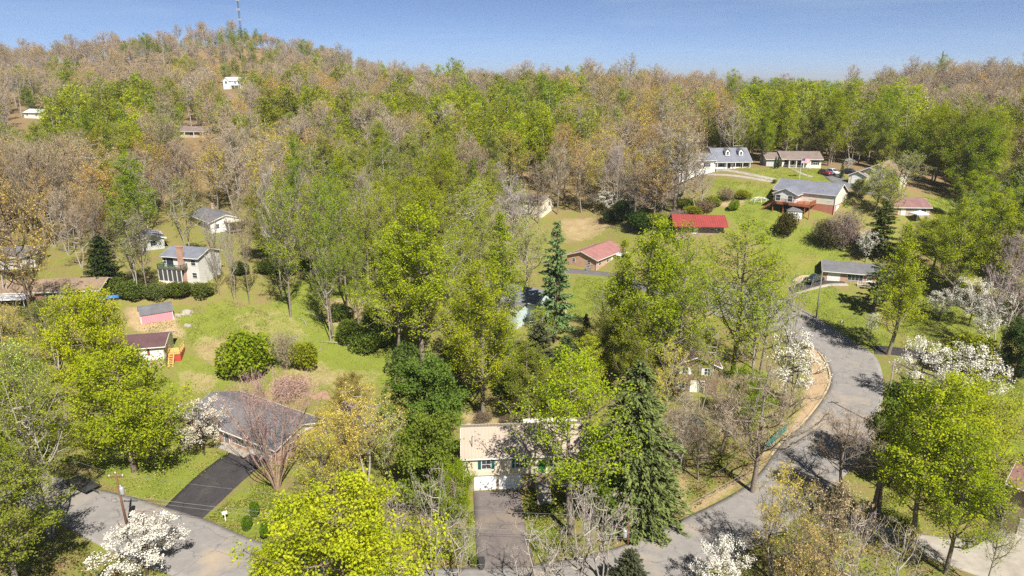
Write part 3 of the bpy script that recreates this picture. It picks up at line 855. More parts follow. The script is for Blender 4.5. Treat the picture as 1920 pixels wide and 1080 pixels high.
# ---- white ranch up the left slope
def left_white_ranch():
    W, D, rz = 15.5, 8.5, -48
    c = at_center(396, 438, rz, W, D, (1, -1))
    h = thing("white_ranch", "white ranch house with grey roof and gable end above bare trees", "house", c, math.radians(rz))
    d = (W, D)
    walls(h, W, D, -5, 3.2, WHITE_SD, .34)
    gable_roof(h, W, D, 3.2, .34, GREY_SH, .5, .5)
    for u in (-5.5, -2.5, .5, 4.5): window(h, 'F', d, u, 1.2, 1.3, 1.2, WHITE, BLACKSH, 2)
    window(h, 'R', d, 1.2, 1.1, 1.6, 1.4, WHITE, BLACKSH, 2); window(h, 'R', d, -2.4, 1.2, .9, 1.1)
    door(h, 'F', d, -.9, .3, 1.0, 2.05, BLACKSH)
    chimney(h, -4.5, .8, 3.5, 5.7, .9, .7, RED_BRICK)
    deck_boards(h, W/2+.03, W/2+3.2, -.6, 4.0, .35, WOOD, .4)
    MB().box(W/2, W/2+3.3, -.7, 4.1, 2.9, 3.05).obj("porch_roof", CREAM, h)
    for y in (-.5, 3.9): MB().box(W/2+3.0, W/2+3.15, y-.07, y+.07, -2, 2.9).obj("porch_post", WHITE, h)
left_white_ranch()

# ---- brown roofed brick house at the wood edge with a carport
def brown_roof_house():
    W, D, rz = 21, 8, 7
    c = at_center(188, 566, rz, W, D, (1, -1))
    h = thing("brown_roof_house", "low brick house with tan-brown shingle roof beside a white carport", "house", c, math.radians(rz))
    d = (W, D)
    walls(h, W, D, -5, 2.8, RED_BRICK, .32)
    gable_roof(h, W, D, 2.8, .32, BROWN_SH, .6, .5)
    for u in (8.5, 5.4, 1.2, -4): window(h, 'F', d, u, 1.0, 1.3, 1.2, WHITE, None, 2)
    door(h, 'F', d, 3.2, .1, 1.0, 2.05, CREAM)
    window(h, 'R', d, 0, 1.0, 1.2, 1.1)
    MB().box(-11, -1.2, -D/2-4.2, -D/2-.65, 2.2, 2.32).obj("carport_roof", surf("white_sheet_roof", (.6,.62,.66),(.42,.43,.46),.8,.5), h)
    for x in (-10.7, -6, -1.5): MB().box(x-.06, x+.06, -D/2-4.1, -D/2-3.98, -2, 2.2).obj("carport_post", WHITE, h)
brown_roof_house()

# ---- long brown ranch far up the slope
def far_ranch():
    W, D, rz = 19, 8, -3
    c = at_center(345, 258, rz, W, D, (0, -1))
    h = thing("far_brown_ranch", "long low ranch house with brown-mauve roof and white porch posts in the woods", "house", c, math.radians(rz))
    d = (W, D)
    walls(h, W, D, -5, 2.9, TAN_BRICK, .38); gable_roof(h, W, D, 2.9, .38, TAUPE_SH, .9, .5)
    for u in (-7, -4, 3.4, 7): window(h, 'F', d, u, .9, 1.6, 1.4, WHITE, None, 2)
    door(h, 'F', d, -.5, .1, 1.1, 2.1, WHITE)
    for u in (-2.4, 0.9, 4.8, 8.6): MB().box(u-.09, u+.09, -D/2-.85, -D/2-.67, -2, 2.5).obj("porch_post", WHITE, h)
far_ranch()

# ---- white house high on the hill under the mast
def hill_house():
    W, D, rz = 12, 8, -12
    c = at_center(437, 166, rz, W, D, (0, -1))
    h = thing("hilltop_house", "white two-storey house with front gable high on the wooded hill below the mast", "house", c, math.radians(rz))
    d = (W, D)
    walls(h, W, D, -5, 5.4, WHITE_SD, .5); gable_roof(h, W, D, 5.4, .5, surf("pale_metal_roof", (.55,.57,.6),(.48,.5,.53),.6,.4), .4, .4)
    walls(h, 5.5, 4.5, -2, 5.4, WHITE_SD, .8, "gable_wing", -2.2, -D/2-1.2, 'y')
    gable_roof(h, 5.5, 4.5, 5.4, .8, WHITE, .3, .3, cx=-2.2, cy=-D/2-1.2, axis='y', name="wing_roof")
    for u in (2, 4.6): window(h, 'F', d, u, 3, 1.2, 1.4); window(h, 'F', d, u, .4, 1.2, 1.4)
    MB().box(-.2, 5.8, -D/2-2.2, -D/2-.02, 2.1, 2.3).obj("balcony", WHITE, h)
    for x in (0, 2.8, 5.6): MB().box(x-.1, x+.1, -D/2-2.1, -D/2-1.9, -3, 2.1).obj("balcony_post", WHITE, h)
    window(h, 'F', (12, D+7.9), -2.2, 3.2, 1.4, 1.5)
hill_house()

# ---- centre brick ranch, red-brown roof
def centre_ranch():
    W, D, rz = 14.5, 9, 53
    c = at_center(1118, 507, rz, W, D, (-1, -1))
    h = thing("centre_brick_ranch", "orange-brick ranch with dusty red shingle roof and air conditioner at the gable", "house", c, math.radians(rz))
    d = (W, D)
    walls(h, W, D, -5, 3.0, ORANGE_BRICK, .34)
    gable_roof(h, W, D, 3.0, .34, shingle("dusty_red_shingle", (.27, .125, .115), (.22, .10, .095)), .6, .5)
    window(h, 'L', d, 2.4, 1.3, .9, .9); window(h, 'L', d, -2.2, 1.3, .9, .9)
    for u in (-5.5, -1.5, 3.0): window(h, 'F', d, u, 1.1, 1.2, 1.1)
    door(h, 'F', d, .8, .1, 1.0, 2.05, WHITE)
    MB().box(1.5, 7.8, -D/2-2.2, -D/2-.7, 2.35, 2.5).obj("porch_roof", WHITE, h)
    for x in (1.8, 4.6, 7.5): MB().box(x-.08, x+.08, -D/2-2.1, -D/2-1.94, -2, 2.35).obj("porch_post", WHITE, h)
    MB().tube([(-W/2-.1, -D/2-.1, 2.8), (-W/2-.1, -D/2-.1, -1)], .06, 6).obj("downpipe", WHITE, h)
    a = math.radians(rz)
    lx, ly = -W/2-.9, -2.6
    x = c[0] + lx*math.cos(a) - ly*math.sin(a); y = c[1] + lx*math.sin(a) + ly*math.cos(a)
    ac = thing("air_conditioner", "grey air-conditioning unit beside the orange-brick gable", "air conditioner", (x, y, H1(x, y)-.05), a)
    MB().box(-.45, .45, -.45, .45, 0, .95).obj("casing", GALV, ac)
    g = MB()
    for k in range(6): g.box(-.46, .46, -.465, -.451, .12+.13*k, .17+.13*k)
    g.obj("louvres", DARK, ac)["kind"] = "stuff"
    MB().lathe([(.36, .951), (.36, .99), (.1, 1.0)], 12).obj("fan_guard", DARK, ac)
centre_ranch()

# ---- red metal roof beyond the lawn
def red_roof_house():
    W, D, rz = 12.5, 9, -6
    c = at_center(1345, 439, rz, W, D, (.75, -1))
    h = thing("red_roof_house", "dark-walled house under a bright red metal roof beside the long lawn", "house", c, math.radians(rz))
    walls(h, W, D, -5, 2.7, BROWN_BRICK, .36); gable_roof(h, W, D, 2.7, .36, RED_METAL, 1.3, .9, ribs=.6, trim=RED_METAL)
    for u in (1, 3.2, 5): window(h, 'F', (W, D), u, .9, 1.1, 1.2)
    door(h, 'F', (W, D), -1.2, 0, 1.0, 2.05, WHITE)
red_roof_house()

# ---- blue-grey roofed house with raised deck
def deck_house():
    W, D, rz = 16, 9.5, -41
    c = at_center(1562, 403, rz, W, D, (1, -1))
    h = thing("deck_house", "cream house on a red-brick basement with slate roof and raised stained deck", "house", c, math.radians(rz))
    d = (W, D)
    walls(h, W, D, -5, 2.5, brick("basement_brick", (.44, .13, .075), (.37, .105, .06), (.42, .22, .16)), name="lower_wall"); walls(h, W+.06, D+.06, 2.501, 5.2, CREAM_SD, .5)
    top, r = gable_roof(h, W, D, 5.3, .5, BLUE_SH, .3, .45)
    vents(r, D, 5.2, .5, [(-5.5, .75), (4.5, .25)])
    walls(h, 4.2, 5.2, 2.6, 5.0, WHITE_SD, .45, "porch_gable", -3.6, -D/2-1.8, 'y')
    gable_roof(h, 6.5, 6.2, 5.0, .45, BLUE_SH, .35, .4, cx=-3.6, cy=-D/2-.6, axis='y', name="porch_roof")
    deck_boards(h, -6.6, 3.4, -D/2-4.6, -D/2-.04, 2.45, DECK_WOOD, .4)
    railing(h, [(-6.5, -D/2-4.5, 2.47), (3.3, -D/2-4.5, 2.47), (3.3, -D/2-.2, 2.47)], 1.05, DECK_WOOD, .12)
    MB().box(-6.6, 3.4, -D/2-4.62, -D/2-4.56, 2.0, 2.4).obj("rim_joist", DECK_WOOD, h)
    for x in (-6.4, -3.6, -.8, 2.0, 3.2): MB().box(x-.09, x+.09, -D/2-4.5, -D/2-4.32, -3, 2.4).obj("deck_post", DECK_WOOD, h)
    for k in range(10):
        MB().box(-6.75-.3*k-.3, -6.75-.3*k, -D/2-4.5, -D/2-3.4, 2.3-.24*k-.06, 2.3-.24*k).obj("stair_tread", DECK_WOOD, h)
    for s in (-4.55, -3.4):
        MB().prism_y([(-6.6, 2.35), (-6.6, 2.05), (-9.8, -.5), (-9.8, -.2)], -D/2+s, -D/2+s+.08).obj("stair_stringer", DECK_WOOD, h)
    for u in (-7.6, 2.2, 6.8): window(h, 'F', d, u, 3.5, 1.2, 1.2, WHITE, None, 2)
    for u in (-5.2, -2.0): window(h, 'F', (W, D+10.3), u+.2, 3.1, 1.2, 1.5)
    window(h, 'R', d, 1.3, 3.4, 1.0, 1.4); window(h, 'R', d, -3.6, 3.6, .7, .9)
    door(h, 'R', d, -1.9, -.1, 2.5, 2.15, GARAGE_W, "garage_door"); door(h, 'R', d, 1.9, -.1, 2.5, 2.15, GARAGE_W, "garage_door")
    for u in (-4, -1): window(h, 'F', d, u, .4, 1.6, 1.5)
    for s in (-1, 1): MB().tube([(W/2+.12, s*(D/2+.12), 4.9), (W/2+.12, s*(D/2+.12), -1.5)], .07, 6).obj("downpipe", WHITE, h)
    MB().box(W/2+.3, W/2+13, D/2-.2, D/2+.15, -2, 1.5).obj("retaining_wall", ORANGE_BRICK, h)
    return c, rz
deck_house()

# ---- small white shed below the deck
def white_shed():
    W, D, rz = 3.6, 3.0, -16
    c = at_center(1492, 411, rz, W, D, (.2, -1))
    h = thing("white_shed", "small white shed with grey hipped roof below the stained deck", "shed", c, math.radians(rz))
    walls(h, W, D, -.6, 2.1, WHITE_SD)
    b = MB(); o = .2
    b.add([(-W/2-o, -D/2-o, 2.05), (W/2+o, -D/2-o, 2.05), (W/2+o, D/2+o, 2.05), (-W/2-o, D/2+o, 2.05), (-.5, 0, 3.1), (.5, 0, 3.1)], [(3,2,1,0), (0,1,5,4), (1,2,5), (2,3,4,5), (3,0,4)])
    b.obj("roof", GREY_SH, h)
    door(h, 'F', (W, D), .6, -.1, 1.0, 1.9, WHITE); window(h, 'R', (W, D), 0, .8, .6, .7, BLACKSH)
white_shed()

# ---- grey-roofed ranch on the rise
def grey_ranch():
    W, D, rz = 12, 8.5, -5
    c = at_center(1502, 314, rz, W, D, (.0, -1))
    h = thing("porch_ranch", "beige ranch house with taupe roof and white porch posts on the rise", "house", c, math.radians(rz))
    d = (W, D)
    walls(h, W, D, -5, 2.9, CREAM_SD, .42); gable_roof(h, W, D, 2.9, .42, TAUPE_SH, .6, .4)
    window(h, 'F', d, 4.2, .9, 1.4, 1.3, WHITE, BLACKSH, 2); window(h, 'F', d, -.6, .7, 2.2, 1.6, WHITE, None, 3)
    window(h, 'F', d, -4.8, .9, 1.2, 1.3); door(h, 'F', d, -2.7, .1, 1.0, 2.1, BLACKSH)
    MB().box(-4.6, 2.2, -D/2-2.2, -D/2-.05, -1.5, .05).obj("porch_slab", CONC, h)
    MB().box(-4.7, 2.3, -D/2-2.3, -D/2-.62, 2.45, 2.58).obj("porch_roof", TAUPE_SH, h)
    for x in (-4.4, -2.2, 0, 2.0): MB().box(x-.1, x+.1, -D/2-2.15, -D/2-1.95, .05, 2.45).obj("porch_post", WHITE, h)
    railing(h, [(-4.4, -D/2-2.05, .05), (-2.3, -D/2-2.05, .05)], .9, WHITE, .2)
    walls(h, 4.6, 8.0, -5, 2.6, GREY_SD, .4, "side_wing", -W/2-2.32, .6); gable_roof(h, 4.6, 8.0, 2.6, .4, TAUPE_SH, .4, .2, cx=-W/2-2.5, cy=.6, name="wing_roof")
grey_ranch()

# ---- white cape with two dormers and long garage wing
def cape():
    W, D, rz = 11.5, 8.5, 6
    c = at_center(1372, 316, rz, W, D, (0, -1))
    h = thing("dormer_cape", "white cape house with two roof dormers, long wing and slate roof on the rise", "house", c, math.radians(rz))
    d = (W, D)
    walls(h, W, D, -5, 3.0, WHITE_SD, .72); gable_roof(h, W, D, 3.0, .72, BLUE_SH, 1.2, .4)
    for x in (-1.4, 3.0):
        q = MB().prism_y([(x-.65, 3.9), (x+.65, 3.9), (x+.65, 5.3), (x, 6.0), (x-.65, 5.3)], -D/2+.9, -D/2+3.6).obj("dormer", WHITE_SD, h)
        MB().prism_y([(x-.85, 5.12), (x-.85, 5.24), (x, 6.16), (x+.85, 5.24), (x+.85, 5.12), (x, 6.03)], -D/2+.7, -D/2+3.9).obj("dormer_roof", BLUE_SH, q)
        window(h, 'F', (W, D-1.8), x, 4.2, .7, .95)
    for u in (-3.6, 1.6, 4.2): window(h, 'F', d, u, .7, 1.1, 1.4, WHITE, BLACKSH)
    door(h, 'F', d, -1.0, .1, 1.0, 2.1, BLACKSH)
    for x in (-5.2, -2.2, .6, 3, 5.4): MB().box(x-.08, x+.08, -D/2-1.15, -D/2-.99, -2, 2.1).obj("porch_post", WHITE, h)
    MB().box(-5.6, 5.6, -D/2-1.25, -D/2-.03, -2, .05).obj("porch_slab", CONC, h)
    x0 = -W/2-8.3
    walls(h, 16.5, 7.6, -7, 2.9, WHITE_SD, .45, "garage_wing", x0, -1.3); gable_roof(h, 16.5, 7.6, 2.9, .45, BLUE_SH, .4, .15, cx=x0, cy=-1.3, name="wing_roof")
    for u in (-9.5, -12.8): window(h, 'F', (W, 10.2), u+1, .8, 1.1, 1.3, WHITE, BLACKSH)
cape()

# ---- tan house with stepped gables over its garage doors
def gable_garage_house():
    W, D, rz = 11, 13, -40
    c = at_center(1602, 341, rz, W, D, (-1, -1))
    h = thing("stepped_gable_house", "tan house with stepped front gables over two white garage doors behind a dogwood", "house", c, math.radians(rz))
    d = (W, D)
    walls(h, D, W, -5, 2.8, CREAM_SD, .5, "wall", 0, 0, 'y'); gable_roof(h, D, W, 2.8, .5, BROWN_SH, .4, .4, axis='y')
    walls(h, 2.0, 8.4, -5, 2.6, CREAM_SD, .5, "garage_gable", -1.6, -D/2-.7, 'y'); gable_roof(h, 2.6, 8.4, 2.6, .5, TAUPE_SH, .35, .3, cx=-1.6, cy=-D/2-.6, axis='y', name="garage_roof")
    walls(h, 1.6, 4.4, -5, 2.4, CREAM_SD, .5, "entry_gable", -4.3, -D/2-1.9, 'y'); gable_roof(h, 2.0, 4.4, 2.4, .5, TAUPE_SH, .3, .25, cx=-4.3, cy=-D/2-1.8, axis='y', name="entry_roof")
    door(h, 'F', (W, D+5.42), -4.3, -.1, 2.7, 2.15, GARAGE_W, "garage_door"); door(h, 'F', (W, D+3.42), .6, -.1, 2.7, 2.15, GARAGE_W, "garage_door")
    window(h, 'F', d, 4.9, .8, 1.2, 1.3)
gable_garage_house()

# ---- brick house of the pickup
def truck_house():
    W, D, rz = 15, 8, -20
    c = at_center(1542, 526, rz, W, D, (-1, -1))
    h = thing("pickup_house", "red-brick ranch with grey roof beside the black pickup", "house", c, math.radians(rz))
    d = (W, D)
    walls(h, W, D, -1.5, 2.7, RED_BRICK, .34); gable_roof(h, W, D, 2.7, .34, GREY_SH, .6, .4)
    door(h, 'F', d, -5.2, 0, 2.6, 2.1, WHITE, "garage_door"); window(h, 'F', d, -.6, .7, 3.2, 1.35, WHITE, None, 4)
    window(h, 'F', d, 4.6, .9, 1.3, 1.2, WHITE, None, 2); door(h, 'F', d, 2.3, .1, 1.0, 2.05, WHITE)
    window(h, 'L', d, 1.2, 1.0, 1.0, 1.0)
    MB().box(-.2, 4.4, -D/2-1.5, -D/2-.02, -1, .12).obj("porch_slab", CONC, h)
    railing(h, [(-.1, -D/2-1.4, .12), (3.3, -D/2-1.4, .12)], .9, WHITE, .5)
truck_house()

# ---- two-storey with the plum roof, hidden in the trees by the bend
def plum_house():
    W, D, rz = 10, 7.4, 84
    c = at_center(1343, 738, rz, W, D, (-1, -1))
    h = thing("plum_roof_house", "brown two-storey house with plum shingle roof and white shutters among the trees", "house", c, math.radians(rz))
    d = (W, D)
    walls(h, W, D, -1.5, 5.2, brick("dark_brown_brick", (.15, .09, .06), (.115, .07, .045), (.2, .15, .11)), .42); gable_roof(h, W, D, 5.2, .42, PURPLE_SH, .5, .5)
    wsh = WHITE
    for u in (1.8, -1.9): window(h, 'L', d, u, 3.4, .95, 1.15, WHITE, wsh, 2)
    window(h, 'L', d, 2.2, .7, 1.1, 1.1, WHITE, None, 2); door(h, 'L', d, .2, .05, 1.0, 2.1, WHITE); door(h, 'L', d, -1.1, .05, .9, 2.1, GLASS)
    for u in (-2.5, 2): window(h, 'F', d, u, 3.4, 1.0, 1.2); window(h, 'F', d, u, .7, 1.0, 1.2)
plum_house()

# ---- brick house at the edge of the concrete drive
def corner_house():
    W, D, rz = 12, 9, -48
    c = at_center(1877, 990, rz, W, D, (-1, -1))
    h = thing("corner_brick_house", "brown-brick house with dusty red roof above the concrete drive", "house", c, math.radians(rz))
    d = (W, D)
    walls(h, W, D, -1.5, 6.4, BROWN_BRICK, .4); gable_roof(h, W, D, 6.4, .4, shingle("rose_shingle", (.19, .10, .09), (.15, .08, .072)), .55, .5)
    for u in (-3, 1, 4.5): window(h, 'F', d, u, 4.4, 1.2, 1.2)
    door(h, 'F', d, -3, 0, 2.7, 2.1, CREAM, "garage_door"); window(h, 'L', d, 1, 4.4, 1.1, 1.2)
corner_house()

# ---- pale teal house in the middle wood with a white railed deck
def teal_house():
    W, D, rz = 14, 8.5, -33
    c = at_center(960, 598, rz, W, D, (.2, -1))
    h = thing("teal_house", "pale teal house with blue-grey shingle roof and white railed deck in the wood", "house", c, math.radians(rz))
    d = (W, D)
    walls(h, W, D, -5, 4.6, TEAL_SD, .36); gable_roof(h, W, D, 4.6, .36, BLUE_SH, .5, .5)
    walls(h, 5.5, 3.6, -2, 3.6, TEAL_SD, None, "side_wing", 2.2, -D/2-1.82)
    q = MB(); q.prism_x([(-D/2-4.1, 3.55), (-D/2-4.1, 3.4), (-D/2-.52, 4.25), (-D/2-.52, 4.4)][::-1], -.9, 5.3); q.obj("wing_roof", GREY_SH, h)
    MB().box(-1, 5.4, -D/2-4.24, -D/2-4.11, 3.32, 3.58).obj("gutter", WHITE, h)
    for u in (-5, -2.4): window(h, 'F', d, u, 2.6, 1.2, 1.2)
    window(h, 'R', d, 0, 2.6, 1.2, 1.2)
    deck_boards(h, W/2+.03, W/2+3.4, -4, 3.2, 2.2, WOOD, .4)
    railing(h, [(W/2+.1, -3.9, 2.22), (W/2+3.3, -3.9, 2.22), (W/2+3.3, 3.1, 2.22)], 1.0, WHITE, .25)
    for y in (-3.8, -.3, 3.0): MB().box(W/2+3.15, W/2+3.3, y-.07, y+.07, -3, 2.15).obj("deck_post", WHITE, h)
teal_house()

# ---- smaller houses seen in pieces between the trees
def small_house(name, label, px, py, rz, W, D, hw, pitch, wall, roof, wins=(), corner=(0, -1), shut=None):
    c = at_center(px, py, rz, W, D, corner)
    h = thing(name, label, "house", c, math.radians(rz))
    walls(h, W, D, -5, hw, wall, pitch); gable_roof(h, W, D, hw, pitch, roof, .5, .4)
    for s, u in wins: window(h, s, (W, D), u, hw-1.9, 1.2, 1.2, WHITE, shut, 2)
    door(h, 'F', (W, D), wins[0][1]+1.9 if wins else 0, .05, 1.0, 2.05, WHITE)
    return h
small_house("cream_house", "cream house with pale gable seen between trunks above the bare slope", 985, 402, -30, 12, 8, 4.6, .4, CREAM_SD, TAUPE_SH, (('F', -3), ('F', 2.5), ('R', 1)))
small_house("maroon_roof_house", "house with broad dusty maroon roof below the back road", 1708, 405, -4, 9, 9, 2.5, .38, TAN_BRICK, MAROON_SH, (('F', -4), ('F', 3)))
small_house("white_cottage", "small white cottage half hidden by the big bare tree", 1226, 331, -10, 7, 6, 2.7, .4, WHITE_SD, GREY_SH, (('F', -1.5),))
small_house("slope_house", "white house with pale roof glimpsed on the wooded slope past the brown ranch", 62, 222, -20, 13, 8, 3.2, .4, WHITE_SD, surf("pale_roof", (.5,.52,.54),(.42,.43,.45),.6,.6), (('F', -4), ('F', 3)))
small_house("wood_edge_house", "brown-brick house with pale green roof deep among the yellow-green trees", 1864, 436, -15, 9, 7, 2.8, .4, ORANGE_BRICK, surf("pale_green_roof", (.38,.45,.42),(.3,.36,.34),.6,.6), (('F', -2),))
small_house("grey_cabin", "small grey cabin with metal roof below the white gable house", 262, 462, -55, 9, 5, 2.6, .35, GREY_SD, surf("zinc_roof", (.52,.55,.6),(.42,.44,.5),.5,.45), (('F', -2), ('R', 0)))
small_house("hidden_grey_house", "grey-roofed house behind trunks at the left wood edge", 20, 505, 15, 10, 7, 3.0, .4, WHITE_SD, GREY_SH, (('F', 2), ('R', 0)))
# ------------------------------------------------------------------ plants: materials
def leaf_mat(name, sat=1.0, trans=.5, dark=.7, light=1.25, warm=.0):
    """colour comes from the plant's own colour (object colour), varied leaf by leaf and plant by plant"""
    m, t, b, o = nt(name)
    t.nodes.remove(b)
    oi = t.nodes.new("ShaderNodeObjectInfo")
    ti = N(t, "ShaderNodeAttribute", attribute_name="tint").outputs["Fac"]
    hs = t.nodes.new("ShaderNodeHueSaturation")
    t.links.new(oi.outputs["Color"], hs.inputs["Color"])
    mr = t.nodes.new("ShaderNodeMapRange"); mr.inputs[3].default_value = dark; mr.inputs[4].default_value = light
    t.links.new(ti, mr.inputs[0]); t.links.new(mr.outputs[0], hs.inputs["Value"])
    hr = t.nodes.new("ShaderNodeMapRange"); hr.inputs[3].default_value = .515; hr.inputs[4].default_value = .485
    t.links.new(ti, hr.inputs[0]); t.links.new(hr.outputs[0], hs.inputs["Hue"])
    d = t.nodes.new("ShaderNodeBsdfDiffuse"); tr = t.nodes.new("ShaderNodeBsdfTranslucent"); mx = t.nodes.new("ShaderNodeMixShader")
    t.links.new(hs.outputs[0], d.inputs[0]); t.links.new(hs.outputs[0], tr.inputs[0])
    mx.inputs[0].default_value = trans
    t.links.new(d.outputs[0], mx.inputs[1]); t.links.new(tr.outputs[0], mx.inputs[2]); t.links.new(mx.outputs[0], o.inputs[0])
    return m
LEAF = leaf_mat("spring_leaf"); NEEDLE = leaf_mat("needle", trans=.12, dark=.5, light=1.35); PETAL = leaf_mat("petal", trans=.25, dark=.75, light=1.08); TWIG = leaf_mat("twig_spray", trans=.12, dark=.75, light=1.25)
def bark_mat(name, c1, c2):
    m, t, b, o = nt(name)
    co = coords(t)
    n1 = noise(t, co, 1.2, 4, .6); n2 = noise(t, co, 9, 3, .7)
    c = mixc(t, ramp(t, n1, .3, .7), c1, c2); c = mixc(t, ramp(t, n2, .35, .7), c, tuple(k * .55 for k in c1))
    t.links.new(c, b.inputs["Base Color"]); b.inputs["Roughness"].default_value = .95; b.inputs["Specular IOR Level"].default_value = .1
    return m
BARK = bark_mat("grey_bark", (.20, .165, .13), (.30, .26, .215)); BARK_P = bark_mat("pale_bark", (.34, .30, .26), (.44, .40, .35)); BARK_D = bark_mat("dark_bark", (.085, .065, .05), (.13, .10, .08)); BARK_R = bark_mat("rosy_bark", (.35, .235, .185), (.43, .30, .24)); BARK_B = bark_mat("brown_bark", (.16, .12, .09), (.22, .17, .13))

# ------------------------------------------------------------------ plants: growing
class Wood:
    def __init__(s): s.V = []; s.F = []; s.n = 0
    def limb(s, pts, r0, r1, sides):
        pts = np.asarray(pts); k = len(pts)
        d = np.gradient(pts, axis=0); d /= np.linalg.norm(d, axis=1)[:, None] + 1e-9
        ref = np.where(np.abs(d[:, 2:3]) > .9, np.array([[1., 0, 0]]), np.array([[0, 0, 1.]]))
        a = np.cross(d, ref); a /= np.linalg.norm(a, axis=1)[:, None] + 1e-9
        b = np.cross(d, a)
        r = np.linspace(r0, r1, k)
        ang = np.arange(sides) * 2 * math.pi / sides
        ring = pts[:, None, :] + (a[:, None, :] * np.cos(ang)[None, :, None] + b[:, None, :] * np.sin(ang)[None, :, None]) * r[:, None, None]
        s.V.append(ring.reshape(-1, 3))
        i = np.arange(k - 1)[:, None] * sides; j = np.arange(sides)[None, :]; j2 = (j + 1) % sides
        f = np.stack([i + j, i + j2, i + sides + j2, i + sides + j], -1).reshape(-1, 4) + s.n
        s.F.append(f); s.n += k * sides
    def mesh(s, name, mat):
        return np_mesh(name, np.vstack(s.V), np.vstack(s.F), mat, True)
def leaves_mesh(name, C, size, rng, mat, flat=.35, aspect=1.6, tint=None, axis=None):
    """one small rhombic leaf spray at every point of C"""
    n = len(C)
    nrm = rng.normal(0, 1, (n, 3)); nrm[:, 2] = np.abs(nrm[:, 2]) + flat * 2.2
    nrm /= np.linalg.norm(nrm, axis=1)[:, None]
    if axis is None: ax = rng.normal(0, 1, (n, 3))
    else: ax = axis + rng.normal(0, .25, (n, 3))
    ax -= nrm * (ax * nrm).sum(1)[:, None]; ax /= np.linalg.norm(ax, axis=1)[:, None] + 1e-9
    bx = np.cross(nrm, ax)
    sz = size * rng.uniform(.65, 1.35, n)[:, None]
    w = sz / aspect
    V = np.stack([C - ax * sz * .5, C + bx * w * .5 + ax * sz * .08, C + ax * sz * .5 + nrm * sz * .08, C - bx * w * .5 + ax * sz * .08], 1).reshape(-1, 3)
    F = np.arange(n * 4).reshape(n, 4)
    if tint is None: tint = rng.uniform(0, 1, n)
    return np_mesh(name, V, F, mat, False, np.clip(tint, 0, 1))
SHAPES = {
    'oval': lambda t: np.sin(np.pi * np.clip(t * .9 + .08, 0, 1)) ** .65,
    'cone': lambda t: (1 - t) ** .75 * np.clip(t * 7 + .35, 0, 1),
    'poplar': lambda t: np.sin(np.pi * np.clip(t * .80 + .17, 0, 1) ** .85) ** .7,
    'round': lambda t: np.sqrt(np.clip(1 - (2 * t - .9) ** 2 / 1.25, 0, 1)),
    'vase': lambda t: np.clip(.25 + t * 1.15, 0, 1) * np.sqrt(np.clip(1 - np.clip((t - .55) / .45, 0, 1) ** 2, 0, 1)),
    'dome': lambda t: np.sqrt(np.clip(1 - t * t, 0, 1)),
}
def crooked(rng, p, q, k, wob, lift=0.0):
    s = np.linspace(0, 1, k)[:, None]
    L = np.linalg.norm(q - p)
    mid = rng.normal(0, wob * L, 3); mid2 = rng.normal(0, wob * L * .5, 3)
    c = p + (q - p) * s + mid * np.sin(np.pi * s) + mid2 * np.sin(2 * np.pi * s)
    c[:, 2] -= lift * L * np.sin(np.pi * s[:, 0])
    return c
